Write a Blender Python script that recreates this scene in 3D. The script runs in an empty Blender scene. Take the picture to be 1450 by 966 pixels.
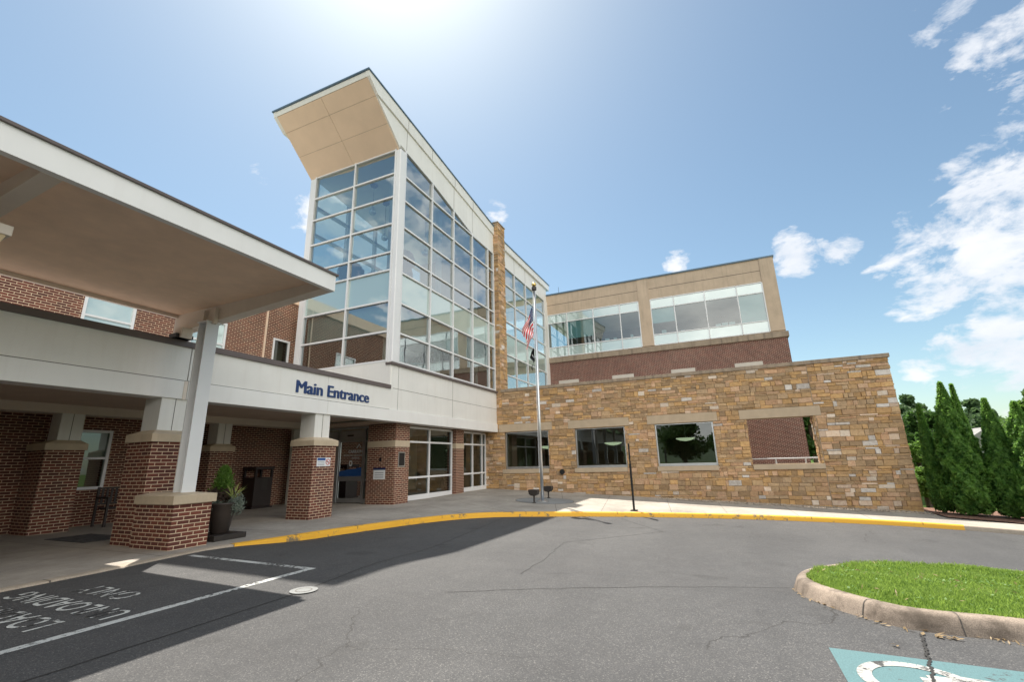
import bpy, math, random
import numpy as np
from mathutils import Vector, Matrix
random.seed(7); np.random.seed(7)
R = math.radians
scene = bpy.context.scene
COL = scene.collection

# ------------------------------------------------------------------ terrain
def ss(t):
    t = min(1.0, max(0.0, t)); return t*t*(3-2*t)
def walk(x, y):
    yy = max(y, -26.0)
    z = (.012+.036*ss((x-4)/11))*min(0, yy-9)
    z += ss((x-13)/7.5)*(.013+.048*min(1.2, max(0, y-9)))
    return z
def road(x, y):
    return walk(x, y)-.02-.105*ss((x-5.5)/2.5)

# ------------------------------------------------------------------ materials
MAT = {}
def new_mat(name):
    m = bpy.data.materials.new(name); m.use_nodes = True
    nt = m.node_tree; nt.nodes.clear()
    out = nt.nodes.new('ShaderNodeOutputMaterial')
    MAT[name] = m
    return m, nt, out
class N:
    """tiny node helper"""
    def __init__(s, nt): s.nt = nt
    def n(s, t, **k):
        nd = s.nt.nodes.new(t)
        for a, b in k.items(): setattr(nd, a, b)
        return nd
    def l(s, a, b): s.nt.links.new(a, b)
    def math(s, op, a, b=None, clamp=False):
        nd = s.n('ShaderNodeMath', operation=op, use_clamp=clamp)
        for i, v in enumerate((a, b)):
            if v is None: continue
            if isinstance(v, (int, float)): nd.inputs[i].default_value = v
            else: s.l(v, nd.inputs[i])
        return nd.outputs[0]
    def noise(s, vec, scale, detail=4, rough=.55, dist=0):
        nd = s.n('ShaderNodeTexNoise'); nd.inputs['Scale'].default_value = scale
        nd.inputs['Detail'].default_value = detail; nd.inputs['Roughness'].default_value = rough
        nd.inputs['Distortion'].default_value = dist
        if vec is not None: s.l(vec, nd.inputs['Vector'])
        return nd.outputs['Fac']
    def ramp(s, fac, stops):
        nd = s.n('ShaderNodeValToRGB'); cr = nd.color_ramp
        while len(cr.elements) < len(stops): cr.elements.new(.5)
        for e, (p, c) in zip(cr.elements, stops):
            e.position = p; e.color = (*c, 1) if len(c) == 3 else c
        s.l(fac, nd.inputs[0]); return nd.outputs[0]
    def mix(s, fac, a, b, blend='MIX'):
        nd = s.n('ShaderNodeMix', data_type='RGBA', blend_type=blend)
        if isinstance(fac, (int, float)): nd.inputs[0].default_value = fac
        else: s.l(fac, nd.inputs[0])
        for i, v in ((6, a), (7, b)):
            if isinstance(v, tuple): nd.inputs[i].default_value = (*v, 1) if len(v) == 3 else v
            else: s.l(v, nd.inputs[i])
        return nd.outputs[2]
    def bump(s, h, strength=.3, dist=.01):
        nd = s.n('ShaderNodeBump'); nd.inputs['Strength'].default_value = strength
        nd.inputs['Distance'].default_value = dist
        s.l(h, nd.inputs['Height']); return nd.outputs[0]
    def bsdf(s, col, rough=.7, normal=None, metal=0.0, spec=.5):
        nd = s.n('ShaderNodeBsdfPrincipled')
        if isinstance(col, tuple): nd.inputs['Base Color'].default_value = (*col, 1)
        else: s.l(col, nd.inputs['Base Color'])
        if isinstance(rough, (int, float)): nd.inputs['Roughness'].default_value = rough
        else: s.l(rough, nd.inputs['Roughness'])
        nd.inputs['Metallic'].default_value = metal
        nd.inputs['Specular IOR Level'].default_value = spec
        if normal is not None: s.l(normal, nd.inputs['Normal'])
        return nd.outputs[0]
    def pos(s): return s.n('ShaderNodeNewGeometry').outputs['Position']
    def facecoord(s):
        """(u,z) from world position, picked by the face's normal, for walls"""
        g = s.n('ShaderNodeNewGeometry')
        p = s.n('ShaderNodeSeparateXYZ'); s.l(g.outputs['Position'], p.inputs[0])
        q = s.n('ShaderNodeSeparateXYZ'); s.l(g.outputs['True Normal'], q.inputs[0])
        ax = s.math('GREATER_THAN', s.math('ABSOLUTE', q.outputs[0]), .6)
        ux = s.math('MULTIPLY', p.outputs[1], ax)
        uy = s.math('MULTIPLY', p.outputs[0], s.math('SUBTRACT', 1, ax))
        c = s.n('ShaderNodeCombineXYZ'); s.l(s.math('ADD', ux, uy), c.inputs[0]); s.l(p.outputs[2], c.inputs[1])
        return c.outputs[0]

def plain(name, col, rough=.6, var=.08, scale=3.0, bump=0, metal=0.0, spec=.5, streak=0.0, streakcol=(.12, .10, .08)):
    m, nt, out = new_mat(name); k = N(nt); p = k.pos()
    f = k.noise(p, scale, 6, .6)
    c2 = tuple(max(0, c*(1-var*2)) for c in col); c1 = tuple(min(1, c*(1+var)) for c in col)
    c = k.ramp(f, [(.3, c2), (.7, c1)])
    if streak:
        mp = k.n('ShaderNodeMapping'); mp.inputs['Scale'].default_value = (2.2, 2.2, .18); k.l(p, mp.inputs[0])
        st = k.noise(mp.outputs[0], 2.4, 5, .65)
        st = k.ramp(st, [(.5, (0, 0, 0)), (.78, (1, 1, 1))])
        c = k.mix(k.math('MULTIPLY', st, streak), c, streakcol)
    nrm = None
    if bump:
        nrm = k.bump(k.noise(p, scale*14, 5), bump, .01)
    k.l(k.bsdf(c, rough, nrm, metal, spec), out.inputs[0]); return m

plain('white_panel', (.80, .795, .76), .45, .035, .8, .06, streak=.17, streakcol=(.45, .40, .33))
plain('white_band', (.84, .84, .82), .4, .03, .9, .04, streak=.13, streakcol=(.5, .45, .38))
plain('white_metal', (.78, .79, .80), .35, .02, 1.0)
plain('cream_soffit', (.78, .60, .45), .8, .03, 1.2, .05)
plain('canopy_soffit', (.90, .68, .51), .9, .05, 2.5, .25)
plain('porch_ceiling', (.66, .54, .44), .9, .04, 2.0, .1)
plain('canopy_cream', (.74, .66, .57), .6, .04, 1.5)
plain('brown_coping', (.13, .105, .10), .5, .06, 2.0)
plain('roof_edge_blue', (.10, .17, .24), .4, .05, 2.0)
plain('roof_membrane', (.30, .29, .28), .8, .08, 1.0)
plain('tan_precast', (.58, .455, .335), .85, .06, 1.6, .12, streak=.28, streakcol=(.14, .115, .095))
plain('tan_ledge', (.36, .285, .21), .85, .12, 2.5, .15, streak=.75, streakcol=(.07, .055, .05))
plain('cap_stone', (.56, .46, .33), .8, .06, 4.0, .1, streak=.15)
plain('lintel_stone', (.50, .40, .285), .85, .05, 3.0, .12, streak=.1)
plain('pale_lintel', (.62, .57, .50), .8, .04, 3.0, .05)
plain('bronze_metal', (.035, .028, .024), .45, .1, 4.0)
plain('bench_metal', (.03, .02, .018), .5, .1, 4.0)
plain('black_metal', (.012, .012, .013), .45, .1, 4.0)
plain('aluminium', (.62, .64, .66), .3, .04, 3.0, metal=.85)
plain('gold', (.75, .55, .22), .25, .04, 3.0, metal=1.0)
plain('blue_letter', (.015, .045, .16), .35, .04, 3.0)
plain('sign_white', (.80, .82, .84), .4, .02, 3.0)
plain('sign_blue', (.02, .09, .30), .4, .04, 3.0)
plain('sign_navy', (.012, .03, .10), .4, .04, 3.0)
plain('sign_red', (.55, .02, .03), .4, .04, 3.0)
plain('sign_grey', (.30, .33, .38), .4, .04, 3.0)
plain('interior_wall', (.62, .60, .54), .8, .03, 1.0)
plain('interior_warm', (.42, .33, .24), .8, .05, 1.0)
plain('interior_floor', (.20, .16, .12), .5, .08, 1.0)
plain('ceiling_white', (.88, .87, .82), .8, .02, 1.0)
plain('office_blind', (.50, .74, .72), .8, .03, 1.0)
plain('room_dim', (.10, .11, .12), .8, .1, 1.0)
plain('blind_fabric', (.55, .60, .56), .8, .03, 1.0)
plain('dark_mural', (.06, .025, .05), .6, .5, 2.5)
plain('flag_red', (.70, .012, .025), .75, .04, 6)
plain('flag_white', (.85, .85, .85), .75, .02, 6)
plain('flag_blue', (.02, .03, .12), .75, .04, 6)
plain('flag_black', (.012, .012, .016), .75, .1, 6)
plain('bark', (.13, .095, .07), .9, .25, 8, .3)
plain('soil', (.07, .05, .035), .95, .2, 8, .3)
plain('pot_bronze', (.045, .035, .03), .4, .12, 5)
plain('slate_dark', (.10, .10, .10), .9, .35, 9, .5)
plain('wood_brown', (.20, .12, .07), .6, .2, 4)
plain('distant_white', (.75, .76, .78), .6, .04, 1)
plain('joint_dark', (.10, .09, .08), .9, .1, 5)
plain('crack_dark', (.025, .024, .023), .9, .1, 5)
plain('cover_iron', (.16, .15, .14), .7, .2, 20, .4)
plain('mulch', (.24, .13, .09), .95, .35, 14, .8)
plain('wood_tan', (.35, .2, .1), .6, .2, 4)

def brick(name, c1, c2, mortar, scale=1.0):
    m, nt, out = new_mat(name); k = N(nt); uv = k.facecoord()
    b = k.n('ShaderNodeTexBrick', offset=.5, squash=1.0)
    b.inputs['Scale'].default_value = 1.0
    b.inputs['Brick Width'].default_value = .2032*scale; b.inputs['Row Height'].default_value = .0677*scale
    b.inputs['Mortar Size'].default_value = .0075*scale; b.inputs['Mortar Smooth'].default_value = .15
    b.inputs['Bias'].default_value = 0
    b.inputs['Color1'].default_value = (*c1, 1); b.inputs['Color2'].default_value = (*c2, 1)
    b.inputs['Mortar'].default_value = (*mortar, 1)
    k.l(uv, b.inputs['Vector'])
    p = k.pos(); f = k.noise(p, 1.1, 5); f2 = k.noise(p, 45, 3)
    f9 = k.noise(p, 6, 4, .7)
    c = k.mix(.45, b.outputs['Color'], k.ramp(f9, [(.3, (.36, .36, .36)), (.7, (.66, .66, .66))]), 'OVERLAY')
    c = k.mix(.35, c, k.ramp(f, [(.3, (.35, .35, .35)), (.7, (.75, .75, .75))]), 'OVERLAY')
    c = k.mix(.3, c, k.ramp(f2, [(.3, (.3, .3, .3)), (.7, (.7, .7, .7))]), 'OVERLAY')
    h = k.math('ADD', k.math('MULTIPLY', b.outputs['Fac'], -1), k.math('MULTIPLY', f2, .25))
    k.l(k.bsdf(c, .85, k.bump(h, .7, .008)), out.inputs[0])
brick('red_brick', (.165, .048, .030), (.085, .028, .022), (.62, .46, .32))
brick('dark_brick', (.15, .036, .026), (.085, .024, .020), (.60, .46, .36))

# stone with per-stone colour
m, nt, out = new_mat('field_stone'); k = N(nt); p = k.pos()
at = k.n('ShaderNodeAttribute', attribute_name='tone')
f = k.noise(p, 9, 6, .6); f2 = k.noise(p, 60, 4, .6); f3 = k.noise(p, 1.2, 3)
c = k.mix(.40, at.outputs['Color'], k.ramp(f, [(.25, (.25, .22, .2)), (.75, (.78, .74, .7))]), 'OVERLAY')
c = k.mix(.35, c, k.ramp(f2, [(.3, (.25, .25, .25)), (.7, (.75, .75, .75))]), 'OVERLAY')
k.l(k.bsdf(c, .85, k.bump(k.math('ADD', k.math('MULTIPLY', f, 1.6), f2), .8, .02)), out.inputs[0])
plain('stone_mortar', (.30, .22, .14), .95, .1, 6, .2)

# concrete
def concrete(name, col, speck=.25, stain=.35, dirt=0):
    m, nt, out = new_mat(name); k = N(nt); p = k.pos()
    f = k.noise(p, .7, 6, .62); f2 = k.noise(p, 130, 3); f3 = k.noise(p, 6, 5, .7)
    c = k.ramp(f, [(.3, tuple(x*(1-stain) for x in col)), (.7, col)])
    c = k.mix(.3, c, k.ramp(f3, [(.3, (.3, .29, .28)), (.7, (.7, .7, .7))]), 'OVERLAY')
    c = k.mix(speck, c, k.ramp(f2, [(.35, (.2, .2, .2)), (.65, (.8, .8, .8))]), 'OVERLAY')
    if dirt:
        f4 = k.noise(p, 2.6, 8, .72)
        c = k.mix(k.ramp(f4, [(.47, (0, 0, 0)), (.62, (dirt, dirt, dirt))]), c, (.085, .066, .05))
    k.l(k.bsdf(c, .9, k.bump(f2, .25, .004)), out.inputs[0])
concrete('sidewalk_concrete', (.42, .385, .335), .3, .4)
concrete('curb_concrete', (.46, .39, .31), .4, .3)
concrete('island_curb', (.37, .30, .24), .45, .5, .75)
concrete('circle_concrete', (.26, .27, .27), .3, .25)

# asphalt
m, nt, out = new_mat('asphalt'); k = N(nt); p = k.pos()
v = k.n('ShaderNodeTexVoronoi'); v.inputs['Scale'].default_value = 120; k.l(p, v.inputs['Vector'])
sp = k.n('ShaderNodeSeparateColor'); k.l(v.outputs['Color'], sp.inputs[0])
peb = k.ramp(sp.outputs[0], [(.0, (.050, .051, .054)), (.6, (.066, .067, .069)), (.9, (.088, .088, .088)), (1, (.145, .143, .138))])
f = k.noise(p, .35, 6, .6); f2 = k.noise(p, 3.5, 6, .65); f3 = k.noise(p, 170, 2)
c = k.mix(.45, peb, k.ramp(f, [(.3, (.38, .38, .38)), (.7, (.64, .63, .61))]), 'OVERLAY')
c = k.mix(.35, c, k.ramp(f2, [(.3, (.38, .38, .38)), (.7, (.62, .62, .62))]), 'OVERLAY')
mpp = k.n('ShaderNodeMapping'); mpp.inputs['Rotation'].default_value = (0, 0, .9); mpp.inputs['Scale'].default_value = (.12, .55, 1); k.l(p, mpp.inputs[0])
f5 = k.noise(mpp.outputs[0], 1.0, 5, .6)
c = k.mix(.5, c, k.ramp(f5, [(.35, (.36, .36, .37)), (.65, (.62, .615, .61))]), 'OVERLAY')
f6 = k.noise(p, 1.1, 3, .5)
c = k.mix(k.ramp(f6, [(.65, (0, 0, 0)), (.74, (.5, .5, .5))]), c, (.03, .03, .03))
# old cracks: edges of a few big distorted cells, only where a second noise allows them
nz = k.n('ShaderNodeTexNoise'); nz.inputs['Scale'].default_value = 1.6; nz.inputs['Detail'].default_value = 8; k.l(p, nz.inputs['Vector'])
vm = k.n('ShaderNodeVectorMath', operation='MULTIPLY_ADD'); k.l(nz.outputs['Color'], vm.inputs[0]); vm.inputs[1].default_value = (.9, .9, 0); k.l(p, vm.inputs[2])
vc = k.n('ShaderNodeTexVoronoi', feature='DISTANCE_TO_EDGE'); vc.inputs['Scale'].default_value = .22; k.l(vm.outputs[0], vc.inputs['Vector'])
line = k.math('LESS_THAN', vc.outputs['Distance'], .0011)
allow = k.math('GREATER_THAN', k.noise(p, .28, 3), .50)
cr = k.math('MULTIPLY', line, allow)
c = k.mix(k.math('MULTIPLY', cr, .6), c, (.018, .017, .016))
h = k.math('SUBTRACT', k.math('ADD', v.outputs['Distance'], k.math('MULTIPLY', f3, .3)), k.math('MULTIPLY', cr, 2))
k.l(k.bsdf(c, .82, k.bump(h, .4, .005), spec=.4), out.inputs[0])

# worn paint
def paint(name, col, wear=.5, under=(.05, .05, .05), rough=.7, wscale=14):
    m, nt, out = new_mat(name); k = N(nt); p = k.pos()
    f = k.noise(p, wscale, 8, .75); f2 = k.noise(p, 1.4, 4)
    w = k.math('ADD', f, k.math('MULTIPLY', k.math('SUBTRACT', f2, .5), .6))
    mask = k.ramp(w, [(wear-.035, (1, 1, 1)), (wear+.035, (0, 0, 0))])
    f3 = k.noise(p, 110, 3)
    cc = k.mix(.35, col, k.ramp(f3, [(.3, (.25, .25, .25)), (.7, (.75, .75, .75))]), 'OVERLAY')
    c = k.mix(mask, cc, under)
    k.l(k.bsdf(c, rough, k.bump(f3, .3, .004)), out.inputs[0])
paint('yellow_paint', (.78, .41, .025), .395, (.20, .15, .08), .6, 4)
paint('white_road_paint', (.50, .52, .51), .46, wscale=20)
paint('worn_letter_paint', (.55, .57, .55), .465, wscale=8)
paint('teal_paint', (.085, .17, .182), .38, wscale=10)
paint('symbol_white', (.38, .38, .36), .47, wscale=9)

# grass / leaves
def leafmat(name, a, b, trans=.35, hue=6, rough=.55):
    m, nt, out = new_mat(name); k = N(nt); p = k.pos()
    f = k.noise(p, hue, 3); f2 = k.noise(p, hue*12, 2)
    mid = tuple((x+y)/2 for x, y in zip(a, b))
    c = k.ramp(k.math('ADD', k.math('MULTIPLY', f, .5), k.math('MULTIPLY', f2, .5)), [(.35, a), (.5, mid), (.65, b)])
    d = k.bsdf(c, rough, spec=.35 if rough < 1 else .05)
    t = k.n('ShaderNodeBsdfTranslucent'); k.l(k.mix(.5, c, tuple(min(1, x*2.2) for x in b)), t.inputs[0])
    mx = k.n('ShaderNodeMixShader'); mx.inputs[0].default_value = trans
    k.l(d, mx.inputs[1]); k.l(t.outputs[0], mx.inputs[2]); k.l(mx.outputs[0], out.inputs[0])
leafmat('grass_blade', (.08, .165, .02), (.23, .33, .065), .45, 3.2)
leafmat('clover_leaf', (.10, .21, .05), (.22, .34, .10), .3, 8)
leafmat('lawn', (.04, .075, .018), (.08, .13, .03), .0, 2, 1.0)
leafmat('arborvitae_leaf', (.045, .13, .03), (.19, .34, .065), .5, 4)
leafmat('bright_leaf', (.06, .13, .02), (.15, .26, .05), .45, 3)
leafmat('tree_leaf', (.03, .075, .018), (.07, .14, .03), .4, 2)
leafmat('pine_leaf', (.05, .10, .045), (.11, .18, .07), .35, 2)
leafmat('pot_shrub', (.06, .14, .02), (.14, .24, .04), .4, 20)
leafmat('silver_leaf', (.12, .16, .12), (.26, .30, .26), .3, 20)
leafmat('dark_foliage', (.05, .035, .03), (.10, .07, .05), .3, 20)
leafmat('spike_leaf', (.28, .32, .08), (.42, .45, .16), .4, 20)
leafmat('indoor_leaf', (.015, .03, .012), (.03, .05, .02), .2, 6)
leafmat('straw', (.22, .15, .08), (.36, .27, .15), .2, 20)

# glass
def glass(name, tint, refl=.28, wave=.02, wscale=.8, rtint=(.92, .98, 1.0)):
    m, nt, out = new_mat(name); k = N(nt)
    lw = k.n('ShaderNodeFresnel'); lw.inputs['IOR'].default_value = 1.52
    g = k.n('ShaderNodeBsdfGlossy'); g.inputs['Roughness'].default_value = 0.0; g.inputs['Color'].default_value = (*rtint, 1)
    t = k.n('ShaderNodeBsdfTransparent'); t.inputs['Color'].default_value = (*tint, 1)
    nr = k.bump(k.noise(k.pos(), wscale, 2), wave, .1)
    k.l(nr, g.inputs['Normal'])
    fac = k.math('ADD', k.math('MULTIPLY', lw.outputs[0], 1.0), refl, clamp=True)
    mx = k.n('ShaderNodeMixShader'); k.l(fac, mx.inputs[0]); k.l(t.outputs[0], mx.inputs[1]); k.l(g.outputs[0], mx.inputs[2])
    k.l(mx.outputs[0], out.inputs[0]); return m
glass('tower_glass', (.70, .86, .85), .33, .035)
glass('dark_glass', (.45, .52, .47), .07)
glass('office_glass', (.42, .56, .58), .13)
glass('door_glass', (.50, .56, .54), .05)
def spandrel(name, col, refl=.3):
    m, nt, out = new_mat(name); k = N(nt)
    lw = k.n('ShaderNodeFresnel'); lw.inputs['IOR'].default_value = 1.52
    g = k.n('ShaderNodeBsdfGlossy'); g.inputs['Roughness'].default_value = 0.01; g.inputs['Color'].default_value = (.92, .98, 1, 1)
    nr = k.bump(k.noise(k.pos(), .8, 2), .02, .1); k.l(nr, g.inputs['Normal'])
    d = k.n('ShaderNodeBsdfDiffuse'); d.inputs[0].default_value = (*col, 1)
    fac = k.math('ADD', lw.outputs[0], refl, clamp=True)
    mx = k.n('ShaderNodeMixShader'); k.l(fac, mx.inputs[0]); k.l(d.outputs[0], mx.inputs[1]); k.l(g.outputs[0], mx.inputs[2])
    k.l(mx.outputs[0], out.inputs[0])
spandrel('spandrel_glass', (.40, .52, .48), .28)
spandrel('office_spandrel', (.50, .62, .60), .2)
def emit(name, col, s):
    m, nt, out = new_mat(name); k = N(nt)
    e = k.n('ShaderNodeEmission'); e.inputs[0].default_value = (*col, 1); e.inputs[1].default_value = s
    k.l(e.outputs[0], out.inputs[0])
emit('lamp_glow', (.85, .95, .65), .5)
plain('lens_amber', (.55, .42, .22), .3, .05, 3)

# ------------------------------------------------------------------ mesh helpers
ORG = {}
def tag(o, label=None, cat=None, group=None, kind=None):
    if label: o['label'] = label
    if cat: o['category'] = cat
    if group: o['group'] = group
    if kind: o['kind'] = kind
    return o
def thing(name, label, cat, loc=(0, 0, 0), group=None):
    o = bpy.data.objects.new(name, None); COL.objects.link(o); o.location = loc
    o.empty_display_size = .2
    ORG[o.name] = Vector(loc); return tag(o, label, cat, group)
class MB:
    def __init__(s): s.v = []; s.f = []; s.tone = []
    def box(s, x0, y0, z0, x1, y1, z1):
        if x0 > x1: x0, x1 = x1, x0
        if y0 > y1: y0, y1 = y1, y0
        if z0 > z1: z0, z1 = z1, z0
        b = len(s.v)
        s.v += [(x0, y0, z0), (x1, y0, z0), (x1, y1, z0), (x0, y1, z0), (x0, y0, z1), (x1, y0, z1), (x1, y1, z1), (x0, y1, z1)]
        s.f += [(b, b+3, b+2, b+1), (b+4, b+5, b+6, b+7), (b, b+1, b+5, b+4), (b+1, b+2, b+6, b+5), (b+2, b+3, b+7, b+6), (b+3, b, b+4, b+7)]
        return s
    def quad(s, *p):
        b = len(s.v); s.v += [tuple(q) for q in p]; s.f.append(tuple(range(b, b+len(p)))); return s
    def prism(s, poly, axis, a0, a1):
        """poly: list of 2D points; axis 'x','y','z' extrusion from a0 to a1"""
        def mk(p, a):
            if axis == 'y': return (p[0], a, p[1])
            if axis == 'x': return (a, p[0], p[1])
            return (p[0], p[1], a)
        n = len(poly); b = len(s.v)
        s.v += [mk(p, a0) for p in poly]+[mk(p, a1) for p in poly]
        area = sum(poly[i][0]*poly[(i+1) % n][1]-poly[(i+1) % n][0]*poly[i][1] for i in range(n))
        flip = (area > 0) == (axis != 'y')
        if a1 < a0: flip = not flip
        top = tuple(b+n+i for i in range(n)); bot = tuple(b+i for i in range(n))
        if flip: s.f += [top, bot[::-1]]
        else: s.f += [top[::-1], bot]
        for i in range(n):
            j = (i+1) % n; q = (b+i, b+j, b+n+j, b+n+i)
            s.f.append(q if flip else q[::-1])
        return s
    def tube(s, pts, r, n=10, cap=True):
        pts = [Vector(p) for p in pts]; rs = r if isinstance(r, (list, tuple)) else [r]*len(pts)
        b = len(s.v)
        for i, p in enumerate(pts):
            d = (pts[min(i+1, len(pts)-1)]-pts[max(i-1, 0)]).normalized()
            u = d.orthogonal().normalized() if abs(d.z) < .99 else Vector((1, 0, 0)); u = (u-d*u.dot(d)).normalized(); w = d.cross(u)
            for j in range(n):
                a = 2*math.pi*j/n; s.v.append(tuple(p+(u*math.cos(a)+w*math.sin(a))*rs[i]))
        for i in range(len(pts)-1):
            for j in range(n):
                k2 = (j+1) % n; s.f.append((b+i*n+j, b+i*n+k2, b+(i+1)*n+k2, b+(i+1)*n+j))
        if cap: s.f += [tuple(b+j for j in range(n))[::-1], tuple(b+(len(pts)-1)*n+j for j in range(n))]
        return s
    def lathe(s, c, prof, n=20):
        return s.tube([(c[0], c[1], c[2]+z) for r, z in prof], [max(r, .0005) for r, z in prof], n)
    def build(s, name, mat, parent=None, org=None, smooth=False, bevel=0):
        me = bpy.data.meshes.new(name)
        o0 = ORG.get(parent.name, Vector((0, 0, 0))) if parent is not None else Vector(org or (0, 0, 0))
        vs = [(x-o0.x, y-o0.y, z-o0.z) for x, y, z in s.v]
        me.from_pydata(vs, [], s.f); me.update()
        if s.tone:
            ca = me.color_attributes.new('tone', 'FLOAT_COLOR', 'POINT')
            ca.data.foreach_set('color', np.array(s.tone, dtype=np.float32).ravel())
        me.materials.append(MAT[mat] if isinstance(mat, str) else mat)
        if smooth: me.polygons.foreach_set('use_smooth', [True]*len(me.polygons))
        o = bpy.data.objects.new(name, me); COL.objects.link(o)
        if parent is not None: o.parent = parent
        else: o.location = o0
        ORG[o.name] = o0
        if bevel:
            md = o.modifiers.new('Bevel', 'BEVEL'); md.width = bevel; md.segments = 2; md.limit_method = 'ANGLE'
        return o
def box(x0, y0, z0, x1, y1, z1): return MB().box(x0, y0, z0, x1, y1, z1)
def copy_tree(o, parent=None):
    c = o.copy(); COL.objects.link(c); c.parent = parent
    for ch in [q for q in COL.objects if q.parent == o]: copy_tree(ch, c)
    return c
def text_mesh(txt, size=1.0, extrude=0.0, offset=0.0, spacing=1.0, sx=1.0, align='LEFT'):
    cu = bpy.data.curves.new('t', 'FONT'); cu.body = txt; cu.size = size; cu.extrude = extrude; cu.offset = offset
    cu.space_character = spacing; cu.align_x = align; cu.resolution_u = 4
    ob = bpy.data.objects.new('t', cu); COL.objects.link(ob)
    bpy.context.view_layer.update()
    dg = bpy.context.evaluated_depsgraph_get()
    me = bpy.data.meshes.new_from_object(ob.evaluated_get(dg))
    v = [(p.co.x*sx, p.co.y, p.co.z) for p in me.vertices]; f = [tuple(p.vertices) for p in me.polygons]
    bpy.data.objects.remove(ob); bpy.data.curves.remove(cu); bpy.data.meshes.remove(me)
    return v, f
def add_text(mb, txt, origin, ux, uy, **k):
    v, f = text_mesh(txt, **k); b = len(mb.v)
    O = Vector(origin); U = Vector(ux); V = Vector(uy); W = U.cross(V)
    mb.v += [tuple(O+U*x+V*y+W*z) for x, y, z in v]; mb.f += [tuple(b+i for i in q) for q in f]
    return mb
def grid_frame(mb, plane, at, us, zs, w, d, skip=None):
    """mullion frame: vertical bars at us, horizontal bars at zs; plane 'x' or 'y' at coordinate `at`, depth d towards -axis"""
    for u in us:
        if plane == 'y': mb.box(u-w/2, at-d, zs[0]-w/2, u+w/2, at, zs[-1]+w/2)
        else: mb.box(at-d, u-w/2, zs[0]-w/2, at, u+w/2, zs[-1]+w/2)
    for i, z in enumerate(zs):
        for a, b in zip(us[:-1], us[1:]):
            lo, hi = min(a, b)+w/2, max(a, b)-w/2
            if plane == 'y': mb.box(lo, at-d*.85, z-w/2, hi, at, z+w/2)
            else: mb.box(at-d*.85, lo, z-w/2, at, hi, z+w/2)

# ------------------------------------------------------------------ stone masonry
TONES = [(.44, .27, .115), (.52, .32, .13), (.36, .24, .12), (.28, .195, .11), (.52, .32, .20), (.42, .27, .16),
         (.58, .36, .15), (.33, .25, .165), (.46, .33, .19), (.26, .19, .12), (.56, .38, .26), (.40, .29, .18)]
_m = (.45, .30, .165)
TONES = [tuple(1.14*(a*.62+b*.38) for a, b in zip(t, _m)) for t in TONES]
PALE = [(.70, .60, .50), (.64, .60, .56), (.72, .56, .43)]
def stone_layout(u0, u1, z0, z1, rng, hmin=.055, hmax=.21):
    out = []; z = z0
    while z < z1-.02:
        H = rng.uniform(.30, .62); H = min(H, z1-z)
        if z1-(z+H) < .12: H = z1-z
        u = u0
        while u < u1-.01:
            W = rng.uniform(.6, 2.4); W = min(W, u1-u)
            if u1-(u+W) < .3: W = u1-u
            zz = z
            while zz < z+H-.005:
                h = rng.choice([.06, .10, .13, .15, .18, .21]) ; h = min(h, z+H-zz)
                if z+H-(zz+h) < .05: h = z+H-zz
                uu = u
                while uu < u+W-.005:
                    w = rng.uniform(.13, .48) if h > .08 else rng.uniform(.2, .6)
                    w = min(w, u+W-uu)
                    if u+W-(uu+w) < .1: w = u+W-uu
                    out.append((uu, zz, uu+w, zz+h)); uu += w
                zz += h
            u += W
        z += H
    return out
def sub_rect(r, h):
    a, b, c, d = r; e, f, g, i = h
    if c <= e or a >= g or d <= f or b >= i: return [r]
    o = []
    if b < f: o.append((a, b, c, f))
    if d > i: o.append((a, i, c, d))
    lo, hi = max(b, f), min(d, i)
    if a < e: o.append((a, lo, e, hi))
    if c > g: o.append((g, lo, c, hi))
    return o
def stones(mb, plane, at, sign, u0, u1, z0, z1, holes=(), seed=1, pale=.07, zbot=None, dep=.05):
    """stones on a wall face; plane 'x': face at x=at, facing sign*x"""
    rng = random.Random(seed)
    for r in stone_layout(u0, u1, z0, z1, rng):
        rs = [r]
        for h in holes: rs = [q for t in rs for q in sub_rect(t, h)]
        tone = rng.choice(PALE) if rng.random() < pale else rng.choice(TONES)
        g = rng.uniform(.82, 1.16); tone = tuple(t*g for t in tone)
        pr = rng.uniform(.012, .045); tilt = rng.uniform(-.009, .009); tl2 = rng.uniform(-.008, .008)
        for (a, b, c, d) in rs:
            if c-a < .03 or d-b < .02: continue
            j = .0045; a += j; c -= j; b += j; d -= j
            e = min(.014, (d-b)*.25)
            bb = len(mb.v)
            def P(u, z, o):
                w = at+sign*o
                return (w, u, z) if plane == 'x' else (u, w, z)
            jit = lambda: rng.uniform(-.004, .004)
            base = [(a, b), (c, b), (c, d), (a, d)]
            top = [(a+e+jit(), b+e+jit()), (c-e+jit(), b+e+jit()), (c-e+jit(), d-e+jit()), (a+e+jit(), d-e+jit())]
            mb.v += [P(u, z, 0) for u, z in base]
            mb.v += [P(u, z, pr*.75) for u, z in base]
            mb.v += [P(u, z, pr+(tilt if i in (0, 3) else -tilt)+(tl2 if i < 2 else -tl2)) for i, (u, z) in enumerate(top)]
            fs = []
            for L in (0, 4):
                for i in range(4):
                    k2 = (i+1) % 4; fs.append((bb+L+i, bb+L+k2, bb+L+4+k2, bb+L+4+i))
            fs.append((bb+8, bb+9, bb+10, bb+11))
            flip = (sign > 0) != (plane == 'x')
            mb.f += [q[::-1] for q in fs] if flip else fs
            mb.tone += [(*tone, 1)]*12

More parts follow.
